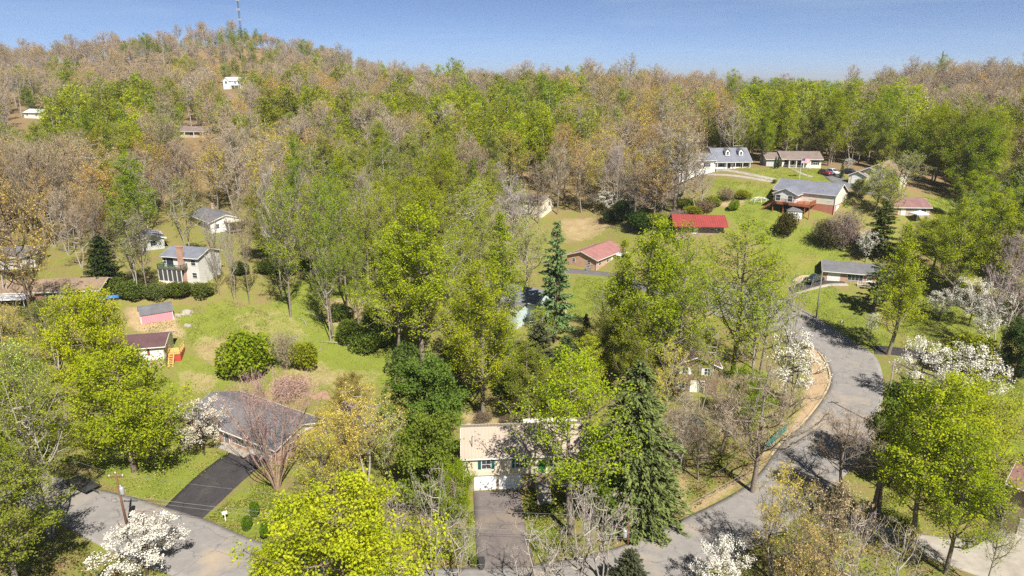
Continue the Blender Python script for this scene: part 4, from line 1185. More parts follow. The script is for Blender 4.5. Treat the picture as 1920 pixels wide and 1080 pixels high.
def grow(seed, H, base, R, shape, n1=26, n2=7, n3=4, per=9, size=.32, spread=.5, trunk_r=.28, stems=1, up=.45, twigs=True, leafy=1.0, wob=.05, lean=.02, sides=(7, 4, 3, 3), buds=False, flat=.35, thin=1.0, split=.0, along=.5, gaps=.0, fan=.45):
    """a tree: trunk(s), limbs reaching the crown's outline, branchlets and twigs; leaf points round the twigs.
    Returns (wood, leaf points, tint)"""
    rng = np.random.default_rng(seed)
    wd = Wood(); pts = []; tn = []
    f = SHAPES[shape]
    zb = base * H
    lob = rng.uniform(0, 6.28, 3)
    def env(t, az):
        return R * f(np.clip(t, 0, 1)) * (1 + .16 * np.sin(az * 2 + lob[0] + t * 3) + .12 * np.sin(az * 3 + lob[1] - t * 5))
    tops = []
    for sidx in range(stems):
        a = rng.uniform(0, 6.28) + sidx * 6.28 / stems
        off = 0 if stems == 1 else R * fan
        top = np.array([math.cos(a) * off + rng.normal(0, lean * H), math.sin(a) * off + rng.normal(0, lean * H), H * (1 if stems == 1 else rng.uniform(.82, 1.0))])
        st = np.array([math.cos(a), math.sin(a), 0]) * (0 if stems == 1 else trunk_r * .9)
        tr = crooked(rng, st, top, 10, .012 + .01 * (stems > 1))
        tr[0, 2] = -.6
        wd.limb(tr, trunk_r * (1 if stems == 1 else .62), .03, sides[0])
        # root flare
        tops.append(tr)
    skip = rng.uniform(0, 6.28); skw = gaps
    for i in range(n1):
        tr = tops[i % stems]
        t0 = (i + rng.uniform(0, 1)) / n1
        z0 = zb + (H * .965 - zb) * t0 ** .95
        p = np.array([np.interp(z0, tr[:, 2], tr[:, k]) for k in range(3)])
        az = i * 2.39996 + rng.normal(0, .35)
        tt = min(.98, t0 + up * rng.uniform(.5, 1.2) * (1 - t0) * .7)
        if skw and rng.uniform() < skw: continue
        r = env(tt, az) * rng.uniform(.72, 1.08)
        q = np.array([math.cos(az) * r, math.sin(az) * r, zb + (H - zb) * tt])
        L = np.linalg.norm(q - p)
        if L < .4: continue
        lm = crooked(rng, p, q, 6, wob, .12)
        r0 = max(.028, min(trunk_r * .55, .017 * L + .01)) * thin
        wd.limb(lm, r0, .014, sides[1])
        k2 = max(2, int(n2 * min(1.3, L / (R * .8))))
        for j in range(k2):
            s = .22 + .78 * (j + rng.uniform(0, 1)) / k2
            x = s * 5; ii = min(int(x), 4); p2 = lm[ii] + (lm[ii + 1] - lm[ii]) * (x - ii)
            d = (lm[min(ii + 1, 5)] - lm[ii]); d /= np.linalg.norm(d) + 1e-9
            dv = d * .55 + rng.normal(0, .55, 3); dv[2] += .28
            dv /= np.linalg.norm(dv)
            l2 = max(.5, L * .34 * rng.uniform(.6, 1.2) * (1.15 - s * .55))
            q2 = p2 + dv * l2
            b2 = crooked(rng, p2, q2, 4, .07)
            wd.limb(b2, max(.016, r0 * .42) * thin, .009 * thin, sides[2])
            ct = rng.uniform(0, 1)
            for m in range(n3):
                s3 = .3 + .7 * (m + rng.uniform(0, 1)) / n3
                y = s3 * 3; jj = min(int(y), 2); p3 = b2[jj] + (b2[jj + 1] - b2[jj]) * (y - jj)
                d3 = dv * .5 + rng.normal(0, .6, 3); d3[2] += .2; d3 /= np.linalg.norm(d3)
                l3 = max(.3, l2 * .5 * rng.uniform(.5, 1.1))
                q3 = p3 + d3 * l3
                if twigs: wd.limb(np.stack([p3, (p3 + q3) / 2 + rng.normal(0, .04 * l3, 3), q3]), .013 * thin, .006 * thin, sides[3])
                if per:
                    k = rng.poisson(per * leafy)
                    if k:
                        u = rng.uniform(along, 1.05, k)[:, None]
                        c = p3 + (q3 - p3) * u + rng.normal(0, spread * .5, (k, 3)) * np.array([1, 1, .75])
                        pts.append(c); tn.append(np.clip(.25 + .4 * ct + rng.normal(0, .2, k), 0, 1))
    P = np.vstack(pts) if pts else np.zeros((0, 3)); T = np.concatenate(tn) if tn else np.zeros(0)
    return wd, P, T, rng
def broadleaf(name, seed, bark=BARK, mat=LEAF, lsize=.32, aspect=1.5, flat=.35, **kw):
    wd, P, T, rng = grow(seed, **kw)
    return (wd.mesh("trunk", bark), leaves_mesh("crown", P, lsize, rng, mat, flat, aspect, T), kw['H'])
def twig_crown(name, seed, bark, spray=.8, sp_n=1, width=.03, **kw):
    """a leafless or budding tree: its outermost twigs and buds form the crown"""
    wd, P, T, rng = grow(seed, **kw)
    n = len(P)
    ax = P.copy(); ax[:, 2] -= kw['base'] * kw['H']; ax /= np.linalg.norm(ax, axis=1)[:, None] + 1e-9; ax[:, 2] += .55
    return (wd.mesh("trunk", bark), leaves_mesh("crown", P, spray, rng, TWIG, .0, spray / width, T, ax * .9 + rng.normal(0, .42, (n, 3))), kw['H'])
def merge(*ms):
    V, F, T, o = [], [], [], 0
    for me in ms:
        v = np.empty(len(me.vertices) * 3, np.float32); me.vertices.foreach_get("co", v)
        f = np.empty(len(me.loops), np.int32); me.loops.foreach_get("vertex_index", f)
        t = np.empty(len(me.polygons), np.float32); me.attributes["tint"].data.foreach_get("value", t)
        V.append(v.reshape(-1, 3)); F.append(f.reshape(-1, 4) + o); T.append(t); o += len(me.vertices)
    return np_mesh("crown", np.vstack(V), np.vstack(F), ms[0].materials[0], False, np.concatenate(T))
def budding(name, seed, bark, spray=.7, width=.035, bud=.2, nb=.5, **kw):
    """twigs with a sprinkling of small opening leaves"""
    wd, P, T, rng = grow(seed, **kw)
    n = len(P)
    ax = P.copy(); ax[:, 2] -= kw['base'] * kw['H']; ax /= np.linalg.norm(ax, axis=1)[:, None] + 1e-9; ax[:, 2] += .55
    tw = leaves_mesh("crown", P, spray, rng, TWIG, .0, spray / width, T * .45, ax * .9 + rng.normal(0, .42, (n, 3)))
    k = rng.uniform(0, 1, n) < nb
    Q = P[k] + rng.normal(0, .18, (k.sum(), 3))
    bd = leaves_mesh("crown", Q, bud, rng, TWIG, .2, 1.4, .45 + .55 * rng.uniform(0, 1, len(Q)))
    return (wd.mesh("trunk", bark), merge(tw, bd), kw['H'])
def conifer(seed, H, R, skirt=.04, layers=30, per=9, droop=.25, size=.5, dens=14, power=.85, bark=BARK_D, gap=.0, up=.0):
    rng = np.random.default_rng(seed)
    wd = Wood(); pts = []; axs = []; tn = []
    tr = crooked(rng, np.zeros(3), np.array([0, 0, H]), 9, .004); tr[0, 2] = -.6
    wd.limb(tr, .018 * H + .06, .02, 7)
    for i in range(layers):
        t = (i + rng.uniform(-.3, .3)) / layers; t = min(max(t, 0), .985)
        z = H * (skirt + (1 - skirt) * t)
        r = R * (1 - t) ** power * rng.uniform(.78, 1.12)
        for j in range(max(4, int(per * (1 - t * .5)))):
            if rng.uniform() < gap: continue
            az = rng.uniform(0, 6.28); L = r * rng.uniform(.65, 1.1) + .15
            p = np.array([0, 0, z]); q = np.array([math.cos(az) * L, math.sin(az) * L, z - droop * L + up * L + rng.normal(0, .1)])
            lm = crooked(rng, p, q, 5, .03, -.08)
            wd.limb(lm, .012 * L + .015, .008, 3)
            k = int(dens * max(L, .5))
            s = rng.uniform(.18, 1.05, k) ** .8
            x = np.clip(s * 4, 0, 3.999); ii = x.astype(int); c = lm[ii] + (lm[ii + 1] - lm[ii]) * (x - ii)[:, None]
            side = np.array([-math.sin(az), math.cos(az), 0]) * rng.normal(0, .28 * max(L, .8) * .6, k)[:, None] * (1.15 - s)[:, None]
            c = c + side + rng.normal(0, .07, (k, 3)); c[:, 2] -= np.abs(rng.normal(0, .12, k))
            d = np.tile(np.array([math.cos(az), math.sin(az), -.35]), (k, 1)) + side * .8
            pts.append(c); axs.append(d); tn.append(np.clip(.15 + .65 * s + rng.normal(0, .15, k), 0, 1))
    P = np.vstack(pts)
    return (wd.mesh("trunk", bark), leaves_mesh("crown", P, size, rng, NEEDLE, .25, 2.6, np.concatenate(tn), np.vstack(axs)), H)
def shrub(seed, H, R, n, size=.2, mat=LEAF, flat=.3, shell=.55, bark=BARK_B, lumps=7, aspect=1.4):
    """a bush: stems from the ground and leaves in lumpy masses"""
    rng = np.random.default_rng(seed)
    wd = Wood(); P = []; T = []
    cs = []
    for i in range(lumps):
        a = i * 2.4 + rng.normal(0, .3); rr = R * rng.uniform(.15, .6)
        cs.append((np.array([math.cos(a) * rr, math.sin(a) * rr, H * rng.uniform(.42, .66)]), R * rng.uniform(.42, .6), H * rng.uniform(.3, .42)))
    cs.append((np.array([0, 0, H * .5]), R * .7, H * .48))
    for c, r, h in cs:
        wd.limb(crooked(rng, np.array([rng.normal(0, .1), rng.normal(0, .1), -.3]), c, 4, .06), .03 + .008 * H, .012, 4)
        k = n // len(cs)
        d = rng.normal(0, 1, (k, 3)); d /= np.linalg.norm(d, axis=1)[:, None]
        rad = rng.uniform(shell, 1.06, k) ** .6
        q = c + d * rad[:, None] * np.array([r, r, h]); q[:, 2] = np.maximum(q[:, 2], .04)
        P.append(q); T.append(np.clip(.35 + .35 * d[:, 2] * 0 + rng.normal(.1, .22, k), 0, 1))
        for j in range(6):
            wd.limb(np.stack([c * .6, c + d[j] * np.array([r, r, h]) * .9]), .012, .005, 3)
    return (wd.mesh("trunk", bark), leaves_mesh("crown", np.vstack(P), size, rng, mat, flat, aspect, np.concatenate(T)), H)

PROTO = {}
def proto_all():
    P = PROTO
    # near tulip trees: tall, loose spring-green crowns on pale straight trunks
    P['tulip'] = [broadleaf("t", 11 + i, BARK, LEAF, .235, 1.25, H=26, base=.15 + .05 * (i % 3), R=5.6 + .5 * (i % 2), shape=('poplar', 'oval', 'poplar', 'cone')[i], n1=42, n2=8, n3=4, per=14, spread=.75, trunk_r=.36, up=.5) for i in range(4)]
    P['open_tulip'] = [broadleaf('t', 19, BARK, LEAF, .23, 1.25, H=26, base=.22, R=6.0, shape='oval', n1=40, n2=8, n3=4, per=8, spread=.7, trunk_r=.36, up=.5)]
    P['sparse'] = [broadleaf("s", 31 + i, BARK_P, LEAF, .24, 1.25, H=24, base=.25, R=5.8, shape=('oval', 'vase')[i % 2], n1=30, n2=8, n3=4, per=5.5, spread=.55, trunk_r=.30, up=.75, stems=(1, 3, 2)[i]) for i in range(3)]
    P['round'] = [broadleaf("r", 41 + i, BARK_B, LEAF, .22, 1.3, H=14, base=.14, R=6.2, shape='round', n1=36, n2=8, n3=4, per=23, spread=.8, trunk_r=.34, up=.45, stems=1 + (i > 0)) for i in range(3)]
    P['dense'] = [broadleaf("d", 51 + i, BARK_B, LEAF, .30, 1.5, H=11, base=.08, R=4.6, shape='round', n1=34, n2=8, n3=4, per=20, spread=.7, trunk_r=.30, up=.4, twigs=False) for i in range(2)]
    # leafless trees
    P['bare'] = [twig_crown("b", 61 + i, (BARK, BARK_P, BARK)[i], .75, 1, .034, H=20, base=.22, R=6.4, shape=('vase', 'oval', 'round')[i], n1=30, n2=8, n3=5, per=3.6, spread=.55, trunk_r=.30, up=.8, stems=(1, 2, 1)[i], wob=.07) for i in range(3)]
    P['budding'] = [budding("o", 71 + i, (BARK, BARK_B, BARK_P)[i], .7, .034, .24, .55, H=20, base=.24, R=6.2, shape=('oval', 'vase', 'round')[i], n1=30, n2=8, n3=4, per=4.2, spread=.6, trunk_r=.30, up=.7, stems=(1, 1, 2)[i], wob=.07) for i in range(3)]
    P['whip'] = [budding("w", 81 + i, (BARK_P, BARK_P)[i], .6, .03, .12, .15, H=15, base=.18, R=4.2, shape='vase', n1=16, n2=6, n3=3, per=2.0, spread=.4, trunk_r=.17, up=1.0, stems=(2, 3)[i], wob=.09, lean=.07) for i in range(2)]
    P['red_maple'] = [budding("m", 91, BARK_R, .7, .022, .09, .35, H=9.5, base=.12, R=6.8, shape='round', n1=66, n2=5, n3=3, per=1.7, spread=.35, trunk_r=.085, up=1.5, stems=17, fan=.66, thin=.36, wob=.05)]
    P['dogwood'] = [broadleaf("w", 101 + i, BARK_D, PETAL, .15, 1.15, .9, H=6.5, base=.26, R=3.7, shape=('round', 'oval', 'vase')[i], n1=22, n2=7, n3=4, per=12, spread=.36, trunk_r=.14, up=.25, stems=(1, 2, 1)[i], along=.4) for i in range(3)]
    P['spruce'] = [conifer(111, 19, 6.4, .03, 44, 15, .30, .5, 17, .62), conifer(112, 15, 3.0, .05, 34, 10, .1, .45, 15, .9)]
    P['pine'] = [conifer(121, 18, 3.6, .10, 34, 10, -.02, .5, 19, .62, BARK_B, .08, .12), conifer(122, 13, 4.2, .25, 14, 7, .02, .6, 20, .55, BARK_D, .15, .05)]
    P['cedar'] = [conifer(131, 9, 2.6, .02, 36, 12, -.25, .38, 16, .62, BARK_B, 0, .25)]
    P['bush'] = [shrub(141, 3.2, 2.4, 4200, .26), shrub(142, 2.6, 2.6, 3800, .24, lumps=10)]
    P['clipped'] = [shrub(151, 1.3, .95, 2600, .12, shell=.85, lumps=3)]
    P['thicket'] = [shrub(161, 3.6, 3.2, 3200, .55, TWIG, .0, .25, BARK, 9, 12), shrub(162, 2.4, 3.2, 3000, .5, TWIG, .1, .25, BARK, 9, 9)]
    # farther trees, larger leaf sprays
    P['far_green'] = [broadleaf("fg", 201 + i, BARK_P, LEAF, .46, 1.3, H=22, base=.12 + .07 * (i % 3), R=5.6, shape=('poplar', 'round', 'oval', 'oval')[i], n1=28, n2=6, n3=3, per=7.5, spread=1.1, trunk_r=.3, up=.5, twigs=False, sides=(5, 3, 3, 3)) for i in range(4)]
    P['far_bare'] = [twig_crown("fb", 211 + i, BARK_P, 1.0, 1, .055, H=21, base=.42, R=5.0, shape=('vase', 'oval', 'round')[i], n1=22, n2=6, n3=3, per=4.2, spread=.8, trunk_r=.30, up=1.0, twigs=False, sides=(5, 3, 3, 3), thin=1.4) for i in range(3)]
    P['far_bud'] = [budding("fo", 221 + i, (BARK_P, BARK, BARK_P)[i], .9, .055, .28, .5, H=21, base=.32, R=5.2, shape=('oval', 'round', 'vase')[i], n1=22, n2=6, n3=3, per=4.2, spread=.85, trunk_r=.28, up=.7, twigs=False, sides=(5, 3, 3, 3), thin=1.4) for i in range(3)]
proto_all()

TREES = []        # (x, y, crown radius) of placed trees
def plant(kind, variant, name, label, cat, x, y, height, width=None, color=(.1, .15, .03), rot=0.0, group=None, tilt=0.0, sink=0.0):
    tr, cr, H0 = PROTO[kind][variant % len(PROTO[kind])]
    o = thing(name, label, cat, (x, y, H1(x, y) - sink), rot, group)
    s = height / H0
    w = s if width is None else width
    o.scale = (w, w, s)
    if tilt: o.rotation_euler = (tilt, tilt * .6, rot)
    a = link("trunk" if cat != "shrub" else "stems", tr, o)
    c = link("crown" if kind != 'dogwood' else "blossom", cr, o); c.color = (*color, 1.0)
    TREES.append((x, y, 5 * w))
    return o
# ------------------------------------------------------------------ the trees and shrubs one can pick out
R0 = dict(tulip=6.4, open_tulip=6.4, sparse=6.0, round=6.6, dense=5.0, bare=6.8, budding=6.6, whip=4.6, red_maple=4.6, dogwood=4.0, spruce=6.4, pine=3.8, cedar=2.6, bush=2.6, clipped=1.05, thicket=3.4, far_green=6.0, far_bare=6.2, far_bud=6.2)
YG = (.338, .388, .016); GR = (.265, .345, .018); OL = (.272, .290, .030); BG = (.165, .220, .030); DG = (.085, .13, .03); LM = (.405, .450, .022); PG = (.335, .375, .070)
WHT = (.76, .74, .66); CRM = (.74, .68, .56); TWG = (.34, .26, .165); TWP = (.42, .34, .24); ORG = (.42, .265, .07); YEL = (.44, .36, .05); RED = (.52, .28, .21); SPR = (.075, .105, .03); PIN = (.045, .085, .035); CED = (.060, .070, .024); PNK = (.60, .40, .42)
rnd = random.Random(5)
MARKS = {"two_storey_house": "chimney house", "white_ranch": "white ranch", "brown_roof_house": "brown-roofed house", "far_brown_ranch": "far brown ranch", "hilltop_house": "white hilltop house", "centre_brick_ranch": "orange-brick ranch", "red_roof_house": "red metal roof", "deck_house": "raised-deck house", "porch_ranch": "porch ranch", "dormer_cape": "dormered white cape", "stepped_gable_house": "stepped-gable house", "cream_house": "cream house", "maroon_roof_house": "maroon-roofed house", "white_cottage": "white cottage", "slope_house": "white slope house", "wood_edge_house": "pale-green roof", "grey_cabin": "grey cabin", "hidden_grey_house": "grey-roofed house", "teal_house": "teal house", "garden_shed": "pink shed", "brick_ranch": "brick ranch", "split_level_house": "tan metal-roofed house", "plum_roof_house": "plum-roofed house", "pickup_house": "pickup house"}
HOUSES = [(o.location.x, o.location.y, MARKS[o.name]) for o in bpy.data.objects if o.parent is None and o.name in MARKS]
def near_what(x, y):
    b = min(HOUSES, key=lambda m: (m[0] - x) ** 2 + (m[1] - y) ** 2)
    dd = math.hypot(b[0] - x, b[1] - y); back = y > b[1]
    return ("close to" if dd < 16 else ("behind" if back else "in front of") if dd < 30 else ("well behind" if back else "well in front of")) + " the " + b[2]
def hue_word(c):
    r, g, b = c
    if g > r * .97: return "bright lime" if g > .43 else "fresh green" if r < .83 * g else "pale green" if b > .05 else "yellow-green" if g > .3 else "olive-green"
    return "yellow-budding" if g > .78 * r else "pale grey-twigged" if b > .2 else "orange-budding" if b < .1 else "brown-twigged"
def auto_label(kind, c, bx, by, top):
    g = G(bx, by); h = height_to(g, top)
    form = {'tulip': "full-crowned", 'sparse': "thin-leaved", 'open_tulip': "open-crowned", 'bare': "leafless", 'budding': "budding", 'round': "round-crowned", 'whip': "crooked"}[kind]
    return ("tall " if h > 21 else "low " if h < 13 else "") + ("slim pale grey" if kind == 'bare' and c[2] > .2 else "slim brown-grey" if kind == 'bare' else hue_word(c)) + " " + form + " tree " + near_what(g[0], g[1])
def tree_at(kind, v, name, label, cat, bx, by, top, wpx, color, group=None, tilt=0.0, rot=None):
    if kind not in ('dogwood', 'clipped'):
        f = rnd.uniform(.95, 1.14); color = (color[0] * f * rnd.uniform(.88, 1.03), color[1] * f, color[2] * f * rnd.uniform(.8, 1.5))
    g = G(bx, by)
    h = height_to(g, top)
    d = g[1] * CP - (g[2] + h * .6 - CAM_Z) * SP
    w = wpx / 2 / (FPX / d) / R0[kind]
    return plant(kind, v, name, label, cat, g[0], g[1], h, w, color, rnd.uniform(0, 6.28) if rot is None else rot, group, tilt)
T = tree_at
# lower left corner, by the road
T('round', 0, "roadside_maple", "broad low spring-green tree between road and brick ranch", "tree", 253, 884, 662, 225, YG)
T('round', 1, "garden_tree", "rounded yellow-green tree screening the white house", "tree", 188, 765, 545, 165, LM)
T('sparse', 1, "slender_tree", "thin spring-green tree at the verge with leaves edging the road", "tree", 95, 1010, 690, 150, OL)
T('tulip', 1, "verge_tree", "tall shaded green tree on the lower verge of the road", "tree", 40, 1120, 820, 210, OL)
T('round', 2, "verge_maple", "olive-green tree overhanging the lower verge beside the shaded one", "tree", 10, 905, 655, 170, YG)
T('budding', 1, "scrub_tree", "sparse budding tree at the verge behind the pole", "tree", 70, 900, 640, 130, PG)
T('dogwood', 0, "cream_dogwood", "cream blossoming dogwood on the brick ranch lawn", "dogwood", 384, 853, 752, 98, CRM)
T('red_maple', 0, "weeping_red_maple", "wide many-stemmed tree with reddish leafless twigs beside the dark drive", "tree", 520, 914, 712, 185, RED)
T('dogwood', 1, "white_dogwood", "white flowering dogwood on the verge across from the utility pole", "dogwood", 276, 1080, 976, 150, WHT)
T('round', 0, "lime_tree", "large lime-green tree with dense crown beside the garage drive", "tree", 655, 1190, 908, 315, LM)
T('round', 1, "lime_tree", "lime-green tree crowding the larger one beside the verge", "tree", 530, 1210, 1022, 120, LM)
T('budding', 2, "yellow_budding_tree", "thin yellow-budding tree between red maple and dark round evergreen", "tree", 690, 905, 725, 150, YEL)
T('budding', 0, "yellow_budding_tree", "straggling yellow-budding tree near the magnolia", "tree", 610, 985, 800, 120, YEL)
T('dogwood', 2, "pink_magnolia", "pale pink flowering magnolia behind the straggling budding trees", "magnolia", 655, 880, 762, 70, PNK)
T('dense', 0, "holly_tree", "dense dark-green dome-shaped tree behind the metal-roofed house", "tree", 800, 835, 672, 152, BG)
T('dense', 1, "laurel_tree", "glossy green tree hugging the garage side of the tan house", "tree", 812, 955, 775, 140, (.20,.26,.032))
T('round', 2, "laurel_tree", "loose green tree at the drive corner below the glossy one", "tree", 850, 985, 865, 90, GR)
for bx, by, top, w, v in ((745,1060,905,95,0), (815,1090,880,120,1), (860,1110,960,120,0)):
    T('whip', v, "pale_bare_tree", "pale leafless whip-thin tree beside the garage drive", "tree", bx, by, top, w, TWP, "pale bare trees beside the garage drive")
for bx, by, top, w, v in ((1130,1100,925,170,1), (1010,1150,985,170,0), (1085,1130,905,120,0)):
    T('whip', v, "pale_bare_tree", "pale leafless tree standing along the lower verge in front of the hemlock", "tree", bx, by, top, w, TWP, "pale bare trees along the lower verge")
T('open_tulip', 0, "tulip_tree", "tall loose-leaved tulip tree on a pale trunk in front of the tan house", "tree", 1072, 1006, 650, 230, YG)
T('spruce', 0, "hemlock", "wide dark-green hemlock with drooping skirts beside the tulip tree", "hemlock", 1185, 968, 672, 235, (.115, .14, .03))
T('dense', 1, "rhododendron", "bright green leafy tree in front of the dark hemlock", "tree", 1130, 985, 800, 110, (.19,.25,.03))
T('cedar', 0, "young_cedar", "small dark cedar beside the road junction", "cedar", 1178, 1120, 1030, 85, CED)
T('dogwood', 0, "white_dogwood", "white dogwood on the lower verge under budding branches", "dogwood", 1345, 1120, 1015, 110, WHT)
T('bare', 0, "bare_maple", "big leafless grey maple on the verge beside the bend", "tree", 1410, 922, 690, 245, TWG)
T('bare', 2, "bare_tree", "small leafless tree standing at the shaded side of the bend", "tree", 1578, 918, 772, 150, TWG)
for bx, by, top, w, v, c in ((1450,1085,880,140,2,YEL), (1545,1120,905,150,1,(.36,.26,.11)), (1510,1170,995,150,1,(.36,.27,.12))):
    T('budding', v, "budding_tree", auto_label('budding', c, bx, by, top) + " drive" if False else ("yellow" if c == YEL else "tan") + ("-budding tall tree" if top < 950 else "-budding low tree") + " in the thicket below the concrete drive", "tree", bx, by, top, w, c, "budding trees below the concrete drive")
for i, (bx, by, top, w, c) in enumerate(((1480,1120,930,120,LM), (1590,1140,950,130,TWP), (1660,1160,980,130,YEL), (1560,1190,1010,140,LM))):
    T('whip', i, "thin_sapling", "thin crooked sapling in the thicket below the concrete drive", "tree", bx, by, top, w, c, "saplings below the concrete drive")
# right foreground
T('tulip', 2, "leafy_tree", "tall spring-green tree rising beside the concrete drive", "tree", 1712, 1052, 700, 215, YG)
T('tulip', 1, "leafy_tree", "second spring-green tree beside the concrete drive, against the brick house", "tree", 1772, 1075, 800, 160, YG)
T('round', 2, "leafy_tree", "low spreading green tree over the upper end of the concrete drive", "tree", 1790, 930, 715, 180, LM)
T('dense', 0, "dark_holly", "dark glossy holly standing at the bend below the pole", "tree", 1675, 905, 722, 120, BG)
T('sparse', 0, "slender_tree", "slender dark-stemmed tree in front of the brick corner house", "tree", 1845, 1110, 920, 80, OL)
T('dogwood', 0, "white_dogwood", "full white dogwood beside the utility pole at the bend", "dogwood", 1720, 755, 640, 110, WHT)
T('dogwood', 1, "white_dogwood", "widest white dogwood, next to the one at the pole", "dogwood", 1808, 770, 652, 120, WHT)
T('bush', 0, "laurel_bush", "rounded dark-yellow-green bush behind the widest dogwood", "shrub", 1808, 698, 625, 105, OL)
T('dense', 1, "dark_round_tree", "dark round tree beside the shaded side drive", "tree", 1900, 715, 600, 80, DG)
T('tulip', 3, "tulip_tree", "conical tulip tree with clear pale trunk beside the side drive", "tree", 1664, 665, 418, 140, YG)
T('pine', 1, "flat_pine", "dark layered pine in front of the pickup house", "pine", 1637, 585, 493, 78, SPR)
for bx, by, top, w, v in ((1586+230,612,525,75,0), (1842,655,570,75,2), (1888,600,505,75,1), (1760,600,545,60,2), (1632,628,588,34,0)):
    T('dogwood', v, "white_dogwood", "small white dogwood scattered on the lawn beyond the side drive", "dogwood", bx, by, top, w, WHT, "dogwoods on the side lawn")
T('bare', 1, "pinkish_bare_tree", "tall leafless tree with pinkish twigs beside the side drive", "tree", 1866, 660, 430, 105, (.42, .26, .2))
T('tulip', 0, "tulip_tree", "tall tulip tree behind the white dogwoods of the side lawn", "tree", 1780, 575, 372, 110, YG)
T('tulip', 2, "tulip_tree", "tulip tree with orange-tinged leaves beside the pinkish bare tree", "tree", 1840, 570, 362, 120, YG)
T('tulip', 1, "tulip_tree", "tulip tree at the wood edge behind the dark round tree", "tree", 1915, 600, 380, 110, LM)
T('pine', 0, "yellow_pine", "yellowish-green pine above the pickup house", "pine", 1648, 480, 375, 80, (.085, .105, .02))
T('dogwood', 2, "white_dogwood", "white dogwood under the yellowish pine", "dogwood", 1622, 492, 433, 48, WHT)
T('thicket', 0, "brown_thicket", "tall brown leafless thicket beside the brick basement", "shrub", 1578, 470, 390, 80, (.26,.19,.14))
T('thicket', 1, "brown_thicket", "olive-brown thicket sloping down toward the pickup house", "shrub", 1548, 462, 408, 70, (.14, .12, .06))
T('bush', 1, "brown_bush", "round rusty-green bush below the small white shed", "shrub", 1473, 438, 397, 46, (.12, .10, .03))
T('bush', 0, "green_bush", "small green bush on the slope beside the red roof", "shrub", 1376, 394, 374, 24, GR)
T('bush', 1, "hedge_bush", "dark hedge bush at the edge of the upper lawn", "shrub", 1392, 372, 356, 34, OL)
T('thicket', 0, "brown_hedge", "brown leafless hedge at the edge of the upper lawn", "shrub", 1360, 376, 350, 46, (.26,.19,.14))
T('bare', 0, "big_bare_tree", "big leafless tree with pale spreading limbs in front of the white cape", "tree", 1265, 398, 238, 150, TWP)
T('round', 1, "garden_tree", "small olive tree standing by the stepped-gable house drive", "tree", 1612, 372, 335, 40, OL)
T('dogwood', 0, "white_dogwood", "white dogwood before the stepped-gable garage", "dogwood", 1645, 362, 320, 42, WHT)
T('sparse', 1, "pale_green_tree", "open pale-green tree on the back road lawn", "tree", 1692, 372, 282, 76, PG)
T('spruce', 1, "small_spruce", "small conical spruce beside the parked cars on the rise", "spruce", 1577, 334, 296, 26, SPR)
T('dogwood', 2, "white_dogwood", "pale dogwood behind the small spruce", "dogwood", 1588, 322, 297, 22, WHT)
for bx in (1453, 1458): T('cedar', 0, "arborvitae", "narrow clipped arborvitae at the corner of the porch ranch", "arborvitae", bx, 316, 293, 7, (.05, .085, .02), "arborvitae pair")
T('bush', 0, "azalea", "crimson azalea at the porch of the dormered cape", "shrub", 1391, 314, 307, 9, (.45, .03, .06))
T('clipped', 0, "clipped_bush", "round clipped bush beside the wheel-track drive", "shrub", 1451, 344, 336, 10, BG)
# the middle of the picture
T('tulip', 1, "tulip_tree", "broad tulip tree directly behind the dark dome-shaped tree", "tree", 905, 785, 492, 165, YG)
T('tulip', 0, "tulip_tree", "biggest tulip tree, its crown filling the middle of the wood", "tree", 793, 680, 380, 190, YG)
T('tulip', 2, "tulip_tree", "tulip tree on a straight bare trunk at the lawn's wood edge", "tree", 745, 682, 430, 120, LM)
T('tulip', 3, "tulip_tree", "conical tulip tree beside the blue-green pine", "tree", 940, 640, 398, 140, YG)
T('sparse', 0, "tulip_tree", "sparse tulip tree behind the teal house roof", "tree", 985, 560, 405, 110, PG)
T('pine', 0, "white_pine", "tall blue-green white pine beside the teal house deck", "pine", 1040, 640, 413, 86, (.12, .18, .055))
T('cedar', 0, "grey_juniper", "grey-green juniper mass below the teal house", "juniper", 1010, 735, 605, 90, (.065, .075, .035))
T('cedar', 0, "grey_juniper", "second grey-green juniper mass touching the white pine", "juniper", 1060, 735, 630, 80, (.055, .085, .030))
T('cedar', 0, "dark_cedar", "narrow nearly black cedar at the edge of the centre lawn", "cedar", 1097, 668, 588, 26, (.025, .04, .018))
T('round', 2, "low_green_tree", "low yellow-green tree in front of the juniper", "tree", 1075, 790, 668, 130, LM)
T('tulip', 2, "tulip_tree", "tall tulip tree with many pale stems left of the plum-roofed house", "tree", 1215, 745, 412, 185, YG)
T('tulip', 3, "tulip_tree", "conical tulip tree leaning over the centre lawn", "tree", 1160, 690, 448, 120, YG)
T('open_tulip', 0, "tulip_tree", "open grey-stemmed tulip tree at the turning circle beside the plum roof", "tree", 1372, 712, 408, 190, YG)
T('sparse', 0, "tulip_tree", "second open tulip tree at the turning circle, over the dogwood", "tree", 1408, 735, 520, 120, LM)
T('whip', 1, "leaning_tree", "slender leaning tree with sparse leaves between dogwood and road", "tree", 1468, 760, 505, 100, YG)
T('dogwood', 1, "white_dogwood", "white dogwood in the shade beside the bend's grass strip", "dogwood", 1478, 765, 625, 110, WHT)
T('round', 0, "understory_tree", "low dark-green tree beneath the open tulip trees", "tree", 1395, 800, 690, 110, GR)
T('bare', 2, "bare_tree", "leafless grey tree in front of the plum-roofed house", "tree", 1350, 850, 700, 130, TWG)
T('bare', 1, "bare_tree", "leafless tree over the parked dark car", "tree", 1275, 860, 735, 110, TWG)
T('budding', 2, "budding_tree", "yellow budding tree between hemlock and plum-roofed house", "tree", 1250, 800, 640, 90, YEL)
